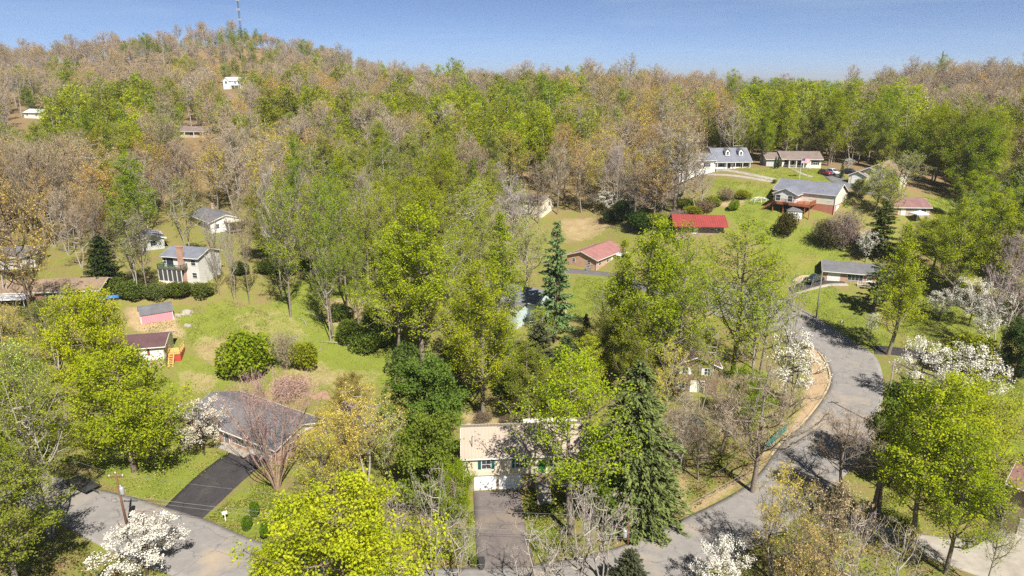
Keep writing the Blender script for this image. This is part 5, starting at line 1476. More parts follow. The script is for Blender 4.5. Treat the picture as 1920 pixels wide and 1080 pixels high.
T('bush', 0, "forsythia_bush", "bright green round bush in the middle of the lawn", "shrub", 466, 707, 622, 118, (.27,.32,.02))
T('thicket', 0, "brush_thicket", "brown brush beside the bright bush on the lawn", "shrub", 535, 690, 618, 70, (.3,.23,.15))
T('bush', 1, "lawn_bush", "smaller green bush at the end of the brush pile", "shrub", 575, 692, 640, 62, OL)
T('thicket', 1, "brush_heap", "reddish low brush behind the brick ranch roof", "shrub", 545, 742, 708, 100, (.33,.23,.14))
T('round', 0, "orange_budding_tree", "small orange-budding tree at the lawn edge behind the roof", "tree", 660, 775, 700, 70, (.36,.27,.06))
T('budding', 1, "left_oak", "big leaning oak with tan leaves in front of the brown-roofed house", "tree", 72, 640, 340, 170, (.38,.25,.07), None, .05)
T('budding', 2, "left_oak", "second tan-leaved oak at the far side of the brown-roofed house", "tree", 8, 560, 330, 110, (.38,.25,.1))
T('cedar', 0, "dark_cedar", "dark conical cedar behind the brown-roofed house", "cedar", 198, 535, 440, 66, (.035, .052, .016))
T('bush', 1, "white_lilac", "pale cream flowering shrub beside the brown-roofed house", "shrub", 180, 578, 545, 40, (.6, .57, .42))
for i, (bx, by, top, w) in enumerate(((250,560,525,60), (290,560,532,55), (335,556,528,60), (380,556,530,55), (225,548,520,50), (500,512,488,50), (540,515,492,46), (575,505,485,40), (450,515,490,40))):
    T('bush', i, "edge_shrub", "evergreen shrub in the row along the wood edge behind the pink shed", "shrub", bx, by, top, w, (.15,.18,.035), "shrubs along the wood edge")
for bx, by, top, w, v, k, c in ((468,571,345,50,0,'bare',TWP), (441,566,400,36,1,'bare',TWG), (412,553,395,40,2,'bare',TWP), (545,594,325,85,0,'open_tulip',YG), (530,560,300,80,1,'bare',TWP), (625,634,330,85,0,'open_tulip',GR), (620,640,400,50,0,'sparse',YG), (650,578,335,80,0,'open_tulip',YG), (568,490,262,75,3,'tulip',GR), (265,480,288,100,2,'tulip',GR), (360,500,330,80,2,'sparse',OL), (690,560,350,80,0,'open_tulip',YG), (278,555,395,60,0,'bare',TWG), (262,560,380,90,1,'sparse',OL), (870,590,410,80,0,'open_tulip',LM)):
    g = "tulip trees of the lawn wood" if k in ('tulip', 'sparse', 'open_tulip') else "leafless trees of the groves"
    lab = "tall thin-trunked spring-green tree in the wood along the lawn and pink shed" if k in ('tulip', 'sparse', 'open_tulip') else "tall pale leafless tree on the wood edge behind the pink shed"
    T(k, v, "wood_tulip_tree" if k in ('tulip', 'sparse', 'open_tulip') else "wood_bare_tree", auto_label(k, c, bx, by, top) + " at the lawn edge", "tree", bx, by, top, w, c, g)
for bx, by, top, w in ((1140,395,358,60), (1188,400,372,50), (1110,390,365,36), (1215,395,375,40)):
    T('dogwood', rnd.randrange(3), "white_dogwood", "white dogwood at the wood edge above the bare clay slope", "dogwood", bx, by, top, w, WHT, "dogwoods above the clay slope")
T('bush', 0, "rhododendron_bush", "dark green bush among the dogwoods above the clay slope", "shrub", 1168, 412, 375, 60, DG)
T('bush', 1, "rhododendron_bush", "second dark bush beside the orange-brick ranch roof", "shrub", 1195, 425, 392, 50, DG)
for bx, by, top, w in ((478,968,941,27), (463,995,969,27), (499,1008,981,30), (522,978,951,24)):
    T('clipped', 0, "clipped_shrub", "ball-clipped green shrub in the mulch bed at the verge", "shrub", bx, by, top, w, (.13,.22,.02), "clipped shrubs in the mulch bed")
T('clipped', 0, "clipped_shrub", "ball-clipped shrub beside the black bin", "shrub", 887, 1064, 1040, 20, BG)
for bx, by, w in ((950,800,20), (905,795,30), (980,800,30)):
    T('thicket', 1, "low_brush", "low brown brush behind the tan metal roof", "shrub", bx, by - 4, by - 22, w * 1.6, (.2, .14, .08), "brush behind the tan house")


for i, (bx, by, top, w, k, c) in enumerate(((605,560,320,80,'open_tulip',LM), (720,560,345,80,'open_tulip',LM), (675,640,430,60,'open_tulip',YG), (725,640,430,60,'sparse',YG), (850,640,430,70,'sparse',LM), (640,545,310,70,'open_tulip',GR), (750,540,330,80,'open_tulip',YG), (815,550,350,90,'open_tulip',LM), (880,545,350,80,'sparse',YG), (585,545,315,60,'bare',TWP), (690,530,315,80,'bare',TWG), (960,520,330,80,'budding',TWP))):
    T(k, i, "middle_wood_tree", auto_label(k, c, bx, by, top), "tree", bx, by, top, w, c, "leafless trees of the groves" if k == "bare" else "trees of the middle wood")
for i, (bx, by, top, w) in enumerate(((655,640,598,60), (690,655,610,70), (715,650,600,60), (760,700,640,70), (640,600,570,50), (700,610,575,50), (850,700,650,60), (860,760,715,60), (950,740,690,60), (940,690,640,60))):
    T('bush', i, "understory_bush", "dark evergreen bush under tall trees " + near_what(*G(bx, by)[:2]), "shrub", bx, by, top, w, (.15,.19,.035), "bushes under the middle wood")
for i, (bx, by, top, w, c) in enumerate(((1705,505,412,75,YG), (1745,515,402,80,LM), (1772,480,395,80,YG), (1800,500,360,90,GR), (1830,470,330,90,YG), (1870,520,350,90,YG), (1900,480,320,100,GR), (1725,470,405,60,PG), (1810,430,320,80,YG), (1860,410,300,80,LM), (1905,420,290,90,YG))):
    T('tulip' if i % 3 else 'sparse', i, "hollow_tulip_tree", auto_label('tulip' if i % 3 else 'sparse', c, bx, by, top), "tree", bx, by, top, w, c, "yellow-green trees of the hollow")
for i, (bx, by, top, w, c) in enumerate(((20,740,560,110,YEL), (110,700,560,80,OL), (0,680,500,100,(.33,.24,.09)), (55,820,640,110,YG))):
    T('budding' if i % 2 == 0 else 'sparse', i, "left_scrub_tree", auto_label('budding' if i % 2 == 0 else 'sparse', c, bx, by, top), "tree", bx, by, top, w, c, "scrub trees below the brown-roofed house")
for i, (bx, by, top, w, k, c) in enumerate(((1290,720,560,70,'sparse',YG), (1180,760,560,90,'tulip',OL), (1140,720,590,80,'round',OL), (1220,830,690,80,'budding',YEL), (1265,900,760,90,'bare',TWG), (1310,900,790,90,'bare',TWP), (1240,690,480,80,'tulip',YG))):
    T(k, i, "bend_wood_tree", auto_label(k, c, bx, by, top) + " in the copse", "tree", bx, by, top, w, c, "leafless trees of the groves" if k == "bare" else "copse between hemlock and plum-roofed house")

for i, (bx, by, top, w, k, c) in enumerate(((620,905,760,110,'budding',YEL), (655,940,770,110,'budding',YEL), (735,905,770,90,'budding',PG), (575,880,800,60,'budding',YEL), (990,800,640,110,'tulip',OL), (1010,680,575,70,'sparse',YG), (955,735,600,90,'open_tulip',YG), (1100,740,625,90,'open_tulip',LM), (870,700,520,80,'open_tulip',YG), (1130,630,520,70,'sparse',YG),
        (1262,745,415,115,'open_tulip',YG), (1312,775,600,85,'sparse',YG), (1320,640,470,90,'open_tulip',LM), (1425,700,470,110,'open_tulip',YG), (1185,430,300,80,'bare',TWG), (1225,425,290,90,'budding',ORG), (1150,398,270,70,'bare',TWP), (1090,398,262,80,'budding',ORG), (1045,402,270,70,'bare',TWP), (1115,400,280,60,'budding',YEL), (1010,420,300,70,'bare',TWG), (1240,415,320,80,'bare',TWP), (1305,398,300,80,'bare',TWG),
        (930,430,300,70,'bare',TWP), (900,470,330,80,'sparse',YG), (960,455,330,70,'sparse',PG), (870,450,300,80,'open_tulip',LM), (1640,400,300,70,'sparse',YG), (1660,410,330,70,'open_tulip',YG))):
    T(k, i, "grove_tree", auto_label(k, c, bx, by, top), "tree", bx, by, top, w, c, "leafless trees of the groves" if k == "bare" else "trees of the inner groves")
for i, (bx, by, top, w, c) in enumerate(((1205,432,400,60,DG), (1235,428,398,50,OL), (1270,418,392,50,(.26,.19,.14)), (1300,405,385,40,OL), (1145,415,392,40,DG), (1320,395,375,40,(.26,.2,.12)), (1335,385,368,40,OL), (1290,390,372,40,OL))):
    T('bush' if c != (.26,.19,.14) else 'thicket', i, "slope_bush", "%s bush on the rough slope %s" % ("dark green" if c == DG else "olive" if c == OL else "brown", near_what(*G(bx, by)[:2])), "shrub", bx, by, top, w, c, "bushes on the rough slope")

# ------------------------------------------------------------------ the woods around
KEEP = [[(340,238),(380,238),(380,252),(340,252)],  # things that show clear in the photograph: nothing that stands nearer may be set in front of them
    [(255,560),(325,560),(325,612),(255,612)], [(285,455),(390,455),(390,525),(285,525)], [(345,385),(458,385),(458,440),(345,440)],
    [(0,520),(190,515),(195,570),(0,580)], [(260,615),(345,615),(345,695),(260,695)],
    [(418,138),(455,138),(455,166),(418,166)], [(1060,445),(1185,445),(1185,520),(1060,520)], [(1260,398),(1370,398),(1370,440),(1320,440),(1260,420)],
    [(1320,275),(1405,275),(1405,320),(1320,320)], [(1440,285),(1540,285),(1540,320),(1440,320)], [(1455,330),(1605,330),(1605,412),(1455,412)],
    [(1598,298),(1680,298),(1680,345),(1598,345)], [(1525,485),(1640,485),(1640,545),(1525,545)], [(1330,318),(1600,318),(1600,350),(1450,400),(1330,380)],
    [(1380,395),(1500,420),(1600,490),(1520,520),(1450,470)], [(1670,370),(1800,370),(1800,405),(1670,405)], [(1035,405),(1165,405),(1165,450),(1035,460)],
    [(950,355),(1020,355),(1020,405),(950,405)], [(1865,310),(1900,310),(1890,362),(1865,362)], [(235,420),(280,420),(280,462),(235,462)], [(1540,310),(1605,310),(1605,330),(1540,330)],
    [(30,195),(90,195),(90,222),(30,222)], [(1840,405),(1880,405),(1880,440),(1840,440)]]
GREEN_Y = np.array([100, 150, 200, 250, 300, 350, 400, 450])
GREEN = np.array([[2,3,4,5,4,3,3,3,3,3,2,3,3,2,2,2],[3,3,4,4,3,3,5,5,4,3,2,4,4,4,2,1],[6,8,7,6,5,6,8,8,8,6,4,8,8,9,6,2],[6,8,6,5,5,6,9,8,7,4,4,9,9,9,9,8],
                  [2,6,5,3,3,5,8,7,3,2,2,6,8,8,8,8],[1,2,6,3,3,7,7,6,3,2,2,5,8,8,8,9],[1,1,5,3,3,7,8,7,4,3,3,5,8,8,9,9],[1,1,3,2,3,6,8,8,6,4,5,6,8,8,9,9]]) / 10.0
def greenness(px, py):
    i = np.clip(np.interp(py, GREEN_Y, np.arange(8)), 0, 6.999); j = np.clip((px - 60) / 120, 0, 14.999)
    a, b = int(i), int(j); u, v = i - a, j - b
    return (GREEN[a, b] * (1-u) * (1-v) + GREEN[a+1, b] * u * (1-v) + GREEN[a, b+1] * (1-u) * v + GREEN[a+1, b+1] * u * v)
OPEN = [  # ground without woods (photo pixels of the ground itself)
    [(200,600),(420,545),(700,520),(1000,520),(1060,500),(1060,405),(1170,400),(1250,440),(1270,400),(1330,330),(1290,310),(1290,300),(1420,312),(1600,312),(1700,330),(1800,370),(1800,400),(1690,420),(1620,480),(1700,560),(1960,560),(1960,1300),(-200,1300),(-200,590),(100,600)],
    [(285,480),(400,480),(400,560),(285,560)], [(300,420),(470,395),(470,450),(340,470)], [(-40,500),(200,505),(200,600),(-40,600)], [(930,375),(1030,375),(1030,415),(930,415)],
    [(1850,300),(1915,300),(1890,370),(1855,370)], [(0,470),(60,470),(60,520),(0,520)]]
def scatter():
    rng = np.random.default_rng(77)
    cand = []
    y = 125.0
    while y < 800:
        step = 5.8 + y * .0052
        half = y * 1.0 + 40
        x = -half
        while x < half:
            cand.append((x + rng.uniform(-.45, .45) * step, y + rng.uniform(-.45, .45) * step)); x += step
        y += step
    C = np.array(cand)
    Z = HT(C[:, 0], C[:, 1])
    d = C[:, 1] * CP - (Z - CAM_Z) * SP
    px = 960 + FPX * C[:, 0] / d; py = 540 - FPX * (C[:, 1] * SP + (Z - CAM_Z) * CP) / d
    ok = (px > -260) & (px < 2180) & (py < 720)
    for poly in OPEN: ok &= ~inside(px, py, poly)
    # nothing behind the crest can show: drop what lies well below the sight line over nearer ground
    C, Z, d, px, py = C[ok], Z[ok], d[ok], px[ok], py[ok]
    hgt = rng.uniform(.62, 1.3, len(C)) * np.where(d > 420, 14.0, 20.0)
    hgt *= np.where((d > 420) & (rng.uniform(0, 1, len(C)) < .12), 1.5, 1.0)
    topy = 540 - FPX * (C[:, 1] * SP + (Z + hgt - CAM_Z) * CP) / (C[:, 1] * CP - (Z + hgt - CAM_Z) * SP)
    rpx = 4.2 * FPX / d
    keep = np.ones(len(C), bool)
    keep &= ~((d > 430) & (rng.uniform(0, 1, len(C)) < .3))
    pk = []
    for poly in KEEP:
        p = np.array(poly, float)
        gm = ground_many([(p[:, 0].mean(), p[:, 1].max())])[0]
        dk = gm[1] * CP - (gm[2] - CAM_Z) * SP
        for dx in (-.7, 0, .7):
            for f in np.linspace(.02, 1, 9):
                yy = py + (topy - py) * f
                xx = px + dx * rpx
                keep &= ~(inside(xx, yy, poly) & (d < dk + 6))
    # clear of the buildings themselves
    for o in list(bpy.data.objects):
        if o.parent is None and o.get("category") in ("house", "shed"):
            keep &= np.hypot(C[:, 0] - o.location.x, C[:, 1] - o.location.y) > (9.5 if o["category"] == "house" else 6)
    tx = np.array([t[0] for t in TREES]); ty = np.array([t[1] for t in TREES])
    dm = np.min(np.hypot(C[:, 0][:, None] - tx[None], C[:, 1][:, None] - ty[None]), axis=1)
    keep &= dm > 3.0
    # hidden behind the crest
    bins = {}
    order = np.argsort(d)
    sky = np.full(240, 9999.0)
    for i in order:
        if not keep[i]: continue
        b = int(np.clip((px[i] + 260) / 10.2, 0, 239))
        if topy[i] > sky[b] + 70 and d[i] > 300: keep[i] = False; continue
        sky[b] = min(sky[b], py[i])
    return C[keep], Z[keep], d[keep], px[keep], py[keep], hgt[keep], topy[keep], rng
C, Z, DD, PX, PY, HG, TY, rng = scatter()
def woods():
    size = HG / DD
    kinds = []
    for i in range(len(C)):
        cy = PY[i] + (TY[i] - PY[i]) * .65
        g = greenness(PX[i], cy)
        r = rng.uniform()
        # patches: neighbours tend to be alike
        pn = .5 + .5 * math.sin(C[i, 0] * .06 + 1.3 * math.sin(C[i, 1] * .035)) * math.cos(C[i, 1] * .05 + C[i, 0] * .013)
        r = .45 * r + .55 * (1 - pn)
        kinds.append('far_green' if r < g * .86 + .02 else ('far_bud' if rng.uniform() < .45 + .25 * (900 < PX[i] < 1330) - .2 * (DD[i] > 380) else 'far_bare'))
    kinds = np.array(kinds)
    def colour(k, i):
        if k == 'far_green':
            c = np.array([YG, GR, LM, OL, PG][rng.choice(5, p=[.34, .18, .16, .2, .12])])
            if DD[i] > 380: c = .65 * c + .35 * np.array(OL)
        elif k == 'far_bud': c = np.array([ORG, YEL, (.37,.265,.105), (.35,.275,.145)][rng.choice(4, p=[.28, .18, .32, .22])])
        else: c = np.array([TWG, TWP, (.34,.245,.16), (.33,.26,.16)][rng.choice(4)])
        return tuple(c * rng.uniform(.85, 1.15))
    NAMES = {'far_green': ("leafy_tree", "spring-green deciduous tree standing in the surrounding woods", "leafy trees of the surrounding woods"),
             'far_bud': ("budding_tree", "tan and orange budding tree standing in the surrounding woods", "budding trees of the surrounding woods"),
             'far_bare': ("bare_tree", "grey-brown leafless tree standing in the surrounding woods", "leafless trees of the surrounding woods")}
    MARK = {"two_storey_house": "chimney house", "white_ranch": "white ranch", "brown_roof_house": "brown-roofed house", "far_brown_ranch": "far brown ranch", "hilltop_house": "white hilltop house", "centre_brick_ranch": "orange-brick ranch", "red_roof_house": "red metal roof", "deck_house": "raised-deck house", "porch_ranch": "porch ranch", "dormer_cape": "dormered white cape", "stepped_gable_house": "stepped-gable house", "cream_house": "cream house", "maroon_roof_house": "maroon-roofed house", "white_cottage": "white cottage", "slope_house": "white slope house", "wood_edge_house": "pale-green roof", "grey_cabin": "grey cabin", "hidden_grey_house": "grey-roofed house", "teal_house": "teal house", "radio_mast": "radio mast"}
    marks = [(o.location.x, o.location.y, MARK[o.name]) for o in bpy.data.objects if o.parent is None and o.name in MARK]
    def where(i):
        b = min(marks, key=lambda m: (m[0] - C[i, 0]) ** 2 + (m[1] - C[i, 1]) ** 2)
        dd = math.hypot(b[0] - C[i, 0], b[1] - C[i, 1]); back = C[i, 1] > b[1]
        return ("close to" if dd < 22 else ("in the woods behind" if back else "in the woods below") if dd < 60 else ("on the slope far behind" if back else "in the woods well below")) + " the " + b[2]
    def look(k, c):
        r, g, b = c
        if k == 'far_green': return ("bright lime" if g > .33 else "yellow-green" if r > .85 * g and g > .27 else "fresh green" if r < .8 * g else "olive-green") + " leafy tree"
        if k == 'far_bud': return ("orange-budding" if b < .3 * r else "tan-budding") + " open tree"
        return ("pale grey" if r > .36 else "brown-twigged") + " leafless tree"
    NEARK = {'far_green': ('tulip', 'sparse', 'round'), 'far_bud': ('budding',), 'far_bare': ('bare',)}
    rest = []
    infr = (PX > -60) & (PX < 1980)
    for k in ('far_green', 'far_bud', 'far_bare'):
        idx = np.nonzero((kinds == k) & infr)[0]
        idx = idx[np.argsort(-size[idx])]
        nm, lab, grp = NAMES[k]
        for i in idx[:235]:
            kk = k
            if DD[i] < 235: kk = NEARK[k][rng.choice(len(NEARK[k]), p=[.6, .25, .15] if k == 'far_green' else None)]
            v = int(rng.integers(0, 9)); H0 = PROTO[kk][v % len(PROTO[kk])][2]
            cc = colour(k, i); tall = "tall " if HG[i] > 21 else "small " if HG[i] < 14 else ""
            plant(kk, v, nm, tall + look(k, cc) + " " + where(i), "tree", C[i, 0], C[i, 1], HG[i], HG[i] / H0 * (rng.uniform(.85, 1.2) if k == 'far_green' else rng.uniform(.72, 1.08)) * (1.0 if kk != 'round' else .62), cc, rng.uniform(0, 6.28), grp, rng.normal(0, .02))
        rest += list(idx[235:])
        rest += list(np.nonzero((kinds == k) & ~infr)[0])
    return kinds, rest, colour
KINDS_, REST, COLOUR = woods()

# the rest of the woods: too many and too far to count
def forest():
    """one object; each tree of the far woods is placed from the same grown trees by geometry nodes"""
    CLS = []
    def leafcol(name, mat, c):
        m = mat.copy(); m.name = name
        t = m.node_tree
        for n in t.nodes:
            if n.bl_idname == "ShaderNodeHueSaturation":
                for l in list(n.inputs["Color"].links): t.links.remove(l)
                oi = [q for q in t.nodes if q.bl_idname == "ShaderNodeObjectInfo"][0]
                a = mixc(t, oi.outputs["Random"], tuple(k * .78 for k in c), tuple(k * 1.25 for k in c))
                t.links.new(a, n.inputs["Color"])
        return m
    defs = []
    for c in (YG, OL, GR, PG): defs.append(('far_green', c, LEAF))
    for c in (TWG, (.34,.245,.16)): defs.append(('far_bare', c, TWIG))
    for c in ((.37,.265,.105), (.35,.275,.145)): defs.append(('far_bud', c, TWIG))
    meshes = {}
    for n, (k, c, m) in enumerate(defs):
        mm = leafcol("%s_far_%d" % (m.name, n), m, c)
        for v in range(2):
            tr, cr, H0 = PROTO[k][(n + v) % len(PROTO[k])]
            a, b = tr, cr
            def arr(me):
                V = np.empty(len(me.vertices) * 3, np.float32); me.vertices.foreach_get("co", V)
                F = np.empty(len(me.loops), np.int32); me.loops.foreach_get("vertex_index", F)
                return V.reshape(-1, 3), F.reshape(-1, 4)
            Va, Fa = arr(a); Vb, Fb = arr(b)
            T_ = np.empty(len(Fb), np.float32); b.attributes["tint"].data.foreach_get("value", T_)
            me = np_mesh("woodland_tree", np.vstack([Va, Vb]), np.vstack([Fa, Fb + len(Va)]), a.materials[0], False, np.concatenate([np.zeros(len(Fa)), T_]))
            me.materials.append(mm)
            me.polygons.foreach_set("material_index", np.concatenate([np.zeros(len(Fa), np.int32), np.ones(len(Fb), np.int32)]))
            meshes.setdefault(k, []).append((me, H0))
    allm = [(k, me, H0) for k in meshes for me, H0 in meshes[k]]
    n0 = {}
    for j, (k, me, H0) in enumerate(allm): n0.setdefault(k, []).append(j)
    P = np.stack([C[REST, 0], C[REST, 1], Z[REST] - .2], 1)
    which = np.empty(len(REST), np.int32); scl = np.empty((len(REST), 3), np.float32)
    for q, i in enumerate(REST):
        j = n0[KINDS_[i]][int(rng.integers(0, len(n0[KINDS_[i]])))]
        which[q] = j; s = HG[i] / allm[j][2]; w = s * rng.uniform(.8, 1.2); scl[q] = (w, w, s)
    me = bpy.data.meshes.new("forest")
    me.vertices.add(len(P)); me.vertices.foreach_set("co", P.astype(np.float32).ravel())
    a = me.attributes.new("which", 'INT', 'POINT'); a.data.foreach_set("value", which)
    a = me.attributes.new("grown", 'FLOAT_VECTOR', 'POINT'); a.data.foreach_set("vector", scl.ravel())
    a = me.attributes.new("turn", 'FLOAT_VECTOR', 'POINT'); tv = np.zeros((len(P), 3), np.float32); tv[:, 2] = rng.uniform(0, 6.28, len(P)); a.data.foreach_set("vector", tv.ravel())
    o = link("forest", me); tag(o, "distant mixed spring woods covering the hills", "forest", None, "stuff")
    src = bpy.data.collections.new("woodland_trees")
    ng = bpy.data.node_groups.new("forest", 'GeometryNodeTree')
    ng.interface.new_socket("Geometry", in_out='INPUT', socket_type='NodeSocketGeometry'); ng.interface.new_socket("Geometry", in_out='OUTPUT', socket_type='NodeSocketGeometry')
    gi = ng.nodes.new("NodeGroupInput"); go = ng.nodes.new("NodeGroupOutput")
    g2i = ng.nodes.new("GeometryNodeGeometryToInstance")
    join = []
    for j, (k, m_, H0) in enumerate(allm):
        so = bpy.data.objects.new("woodland_tree_%02d" % j, m_); src.objects.link(so)
        oi = ng.nodes.new("GeometryNodeObjectInfo"); oi.inputs["Object"].default_value = so; oi.inputs["As Instance"].default_value = True
        join.append(oi)
    for oi in reversed(join): ng.links.new(oi.outputs["Geometry"], g2i.inputs[0])
    # separate instance-on-points per tree keeps the picking exact
    jg = ng.nodes.new("GeometryNodeJoinGeometry")
    for j, oi in enumerate(join):
        ip = ng.nodes.new("GeometryNodeInstanceOnPoints")
        na = ng.nodes.new("GeometryNodeInputNamedAttribute"); na.data_type = 'INT'; na.inputs[0].default_value = "which"
        cmp_ = ng.nodes.new("FunctionNodeCompare"); cmp_.data_type = 'INT'; cmp_.operation = 'EQUAL'
        ng.links.new(na.outputs[0], cmp_.inputs[2]); cmp_.inputs[3].default_value = j
        ns = ng.nodes.new("GeometryNodeInputNamedAttribute"); ns.data_type = 'FLOAT_VECTOR'; ns.inputs[0].default_value = "grown"
        nr = ng.nodes.new("GeometryNodeInputNamedAttribute"); nr.data_type = 'FLOAT_VECTOR'; nr.inputs[0].default_value = "turn"
        ng.links.new(gi.outputs[0], ip.inputs["Points"]); ng.links.new(oi.outputs["Geometry"], ip.inputs["Instance"])
        ng.links.new(cmp_.outputs[0], ip.inputs["Selection"]); ng.links.new(ns.outputs[0], ip.inputs["Scale"]); ng.links.new(nr.outputs[0], ip.inputs["Rotation"])
        ng.links.new(ip.outputs[0], jg.inputs[0])
    ng.nodes.remove(g2i)
    ng.links.new(jg.outputs[0], go.inputs[0])
    md = o.modifiers.new("forest", 'NODES'); md.node_group = ng
    print("woods:", len(C), "far:", len(REST))
forest()
# ------------------------------------------------------------------ poles and wires
POLE_M = surf("creosote_pole", (.17, .085, .055), (.12, .06, .042), 1.5, .9)
GREYPOLE = surf("weathered_pole", (.22, .20, .18), (.16, .145, .13), 1.5, .9)
def utility_pole(bx, by, top, label, mat, can=0.0, arm=True, lean=0.0):
    g = G(bx, by); h = height_to(g, top)
    o = thing("utility_pole", label, "utility pole", (g[0], g[1], g[2]), 0.0)
    o.rotation_euler = (0, lean, 0)
    MB().tube([(0, 0, -1), (0, 0, h)], [.17, .11], 9).obj("pole", mat, o, True)
    if arm:
        a = MB().box(-.9, .9, -.06, .06, h-.5, h-.38).obj("crossarm", mat, o)
        for x in (-.8, 0, .8): MB().lathe([(.035, 0), (.035, .1), (.07, .12), (.07, .2), (.03, .24)], 7, (x, 0, h-.38 if x else h)).obj("insulator", WHITE, a)
    if can:
        c = MB().lathe([(.02, 0), (.26, .0), (.27, .06), (.27, .85), (.2, .95), (.06, .98)], 12, (can, -.12, h-2.7)).obj("transformer", GALV, o, True)
        MB().lathe([(.04, .97), (.05, 1.1), (.03, 1.22)], 6, (can-.1, -.12, h-2.7)).obj("bushing", WHITE, c)
        MB().box(min(0, can), max(0, can), -.06, .02, h-2.3, h-2.22).obj("bracket", DARK, c)
    return g, h
P1 = utility_pole(240, 993, 888, "brown utility pole with grey transformer beside the road verge", POLE_M, .42, True, -.03)
P2 = utility_pole(1177, 1021, 968, "utility pole with grey transformer below the dark hemlock", POLE_M, -.42, False)
P3 = utility_pole(1655, 803, 676, "tall weathered utility pole standing beside the white dogwoods at the bend", GREYPOLE, 0, True)
P4 = utility_pole(1530, 597, 503, "slim grey utility pole on the lawn below the pickup drive", GREYPOLE, 0, False)
P5 = utility_pole(1694, 398, 374, "short dark pole at the maroon roof", POLE_M, 0, False)
P6 = utility_pole(457, 262, 238, "pale utility pole by the far brown ranch", GREYPOLE, 0, False)
WIRE = surf("wire_aluminium", (.26, .26, .27), (.2, .2, .2), 2, .5)
def wire(a, b, sag, label, r=.011):
    a, b = Vector(a), Vector(b)
    pts = []
    for i in range(25):
        s = i / 24; p = a.lerp(b, s); p.z -= sag * 4 * s * (1 - s); pts.append(p)
    m = MB().tube(pts, r, 4)
    o = m.obj("overhead_wire", WIRE); tag(o, label, "wire")
def top_of(P, dz=0.0, dx=0.0): return (P[0][0] + dx, P[0][1], P[0][2] + P[1] + dz)
wire(top_of(P1, -.1), top_of(P2, -.05), 1.0, "upper overhead wire from the transformer pole by the verge to the hemlock pole")
wire(top_of(P1, -2.9), top_of(P2, -2.3), 1.1, "lower overhead cable from the transformer pole by the verge to the hemlock pole", .018)
wire(top_of(P1, -3.4), top_of(P2, -2.8), 1.2, "lowest overhead cable between the verge pole and the hemlock pole", .014)
wire(top_of(P2, -.05), top_of(P3, -.1), 1.2, "upper overhead wire from the hemlock pole to the pole at the bend")
wire(top_of(P2, -2.3), top_of(P3, -3.0), 1.4, "lower overhead cable from the hemlock pole to the pole at the bend", .018)
wire(top_of(P2, -2.8), top_of(P3, -3.5), 1.4, "lowest overhead cable from the hemlock pole to the pole at the bend", .014)
wire(top_of(P3, -.1), top_of(P4, -.1), 1.2, "upper wire from the bend pole up to the lawn pole", .012)
wire(top_of(P3, -1.2), top_of(P4, -1.2), 1.2, "second wire from the bend pole up to the lawn pole", .014)
wire(top_of(P1, -.1), (P1[0][0] - 45, P1[0][1] + 22, P1[0][2] + P1[1] + 1), 1.0, "overhead wire leaving the verge pole past the shaded trees")
_c, _rz = TAN_H[1], math.radians(TAN_H[2])
_m = (_c[0] - 7.4 * math.cos(_rz) + 2.9 * math.sin(_rz), _c[1] - 7.4 * math.sin(_rz) - 2.9 * math.cos(_rz), _c[2] + 7.3)
wire(top_of(P2, -1.0), _m, .6, "service drop from the hemlock pole to the mast on the tan roof", .014)

# ------------------------------------------------------------------ masts on the hills
def mast(bx, by, top, y, label, w=.9):
    x, yy, z = at_y(bx, by, y); zg = H1(x, yy)
    r = ray(bx, top); zt = CAM_Z + r[2] * yy / r[1]
    h = zt - zg
    o = thing("radio_mast", label, "mast", (x, yy, zg))
    leg = [(w, 0), (-w * .5, w * .87), (-w * .5, -w * .87)]
    for lx, ly in leg: MB().tube([(lx, ly, -2), (lx * .6, ly * .6, h)], .12, 4).obj("mast_leg", DARK, o)
    b = MB(); n = int(h / 2.2)
    for i in range(n):
        z0, z1 = h * i / n, h * (i + 1) / n; s0, s1 = 1 - .4 * z0 / h, 1 - .4 * z1 / h
        for k in range(3):
            p, q = leg[k], leg[(k + 1) % 3]
            b.tube([(p[0] * s0, p[1] * s0, z0), (q[0] * s1, q[1] * s1, z1)], .06, 3)
    b.obj("lattice", DARK, o)["kind"] = "stuff"
    for f in (.45, .62, .78):
        MB().box(-1.6, 1.6, -.5, .5, h * f - .9, h * f + .9).obj("antenna", GALV, o) if w > .6 else None
    return o
mast(457, 108, -25, 665, "tall dark lattice radio mast on the highest wooded hill", .9)
mast(1758, 158, 96, 520, "thin distant mast above the lower wooded hill", .3)

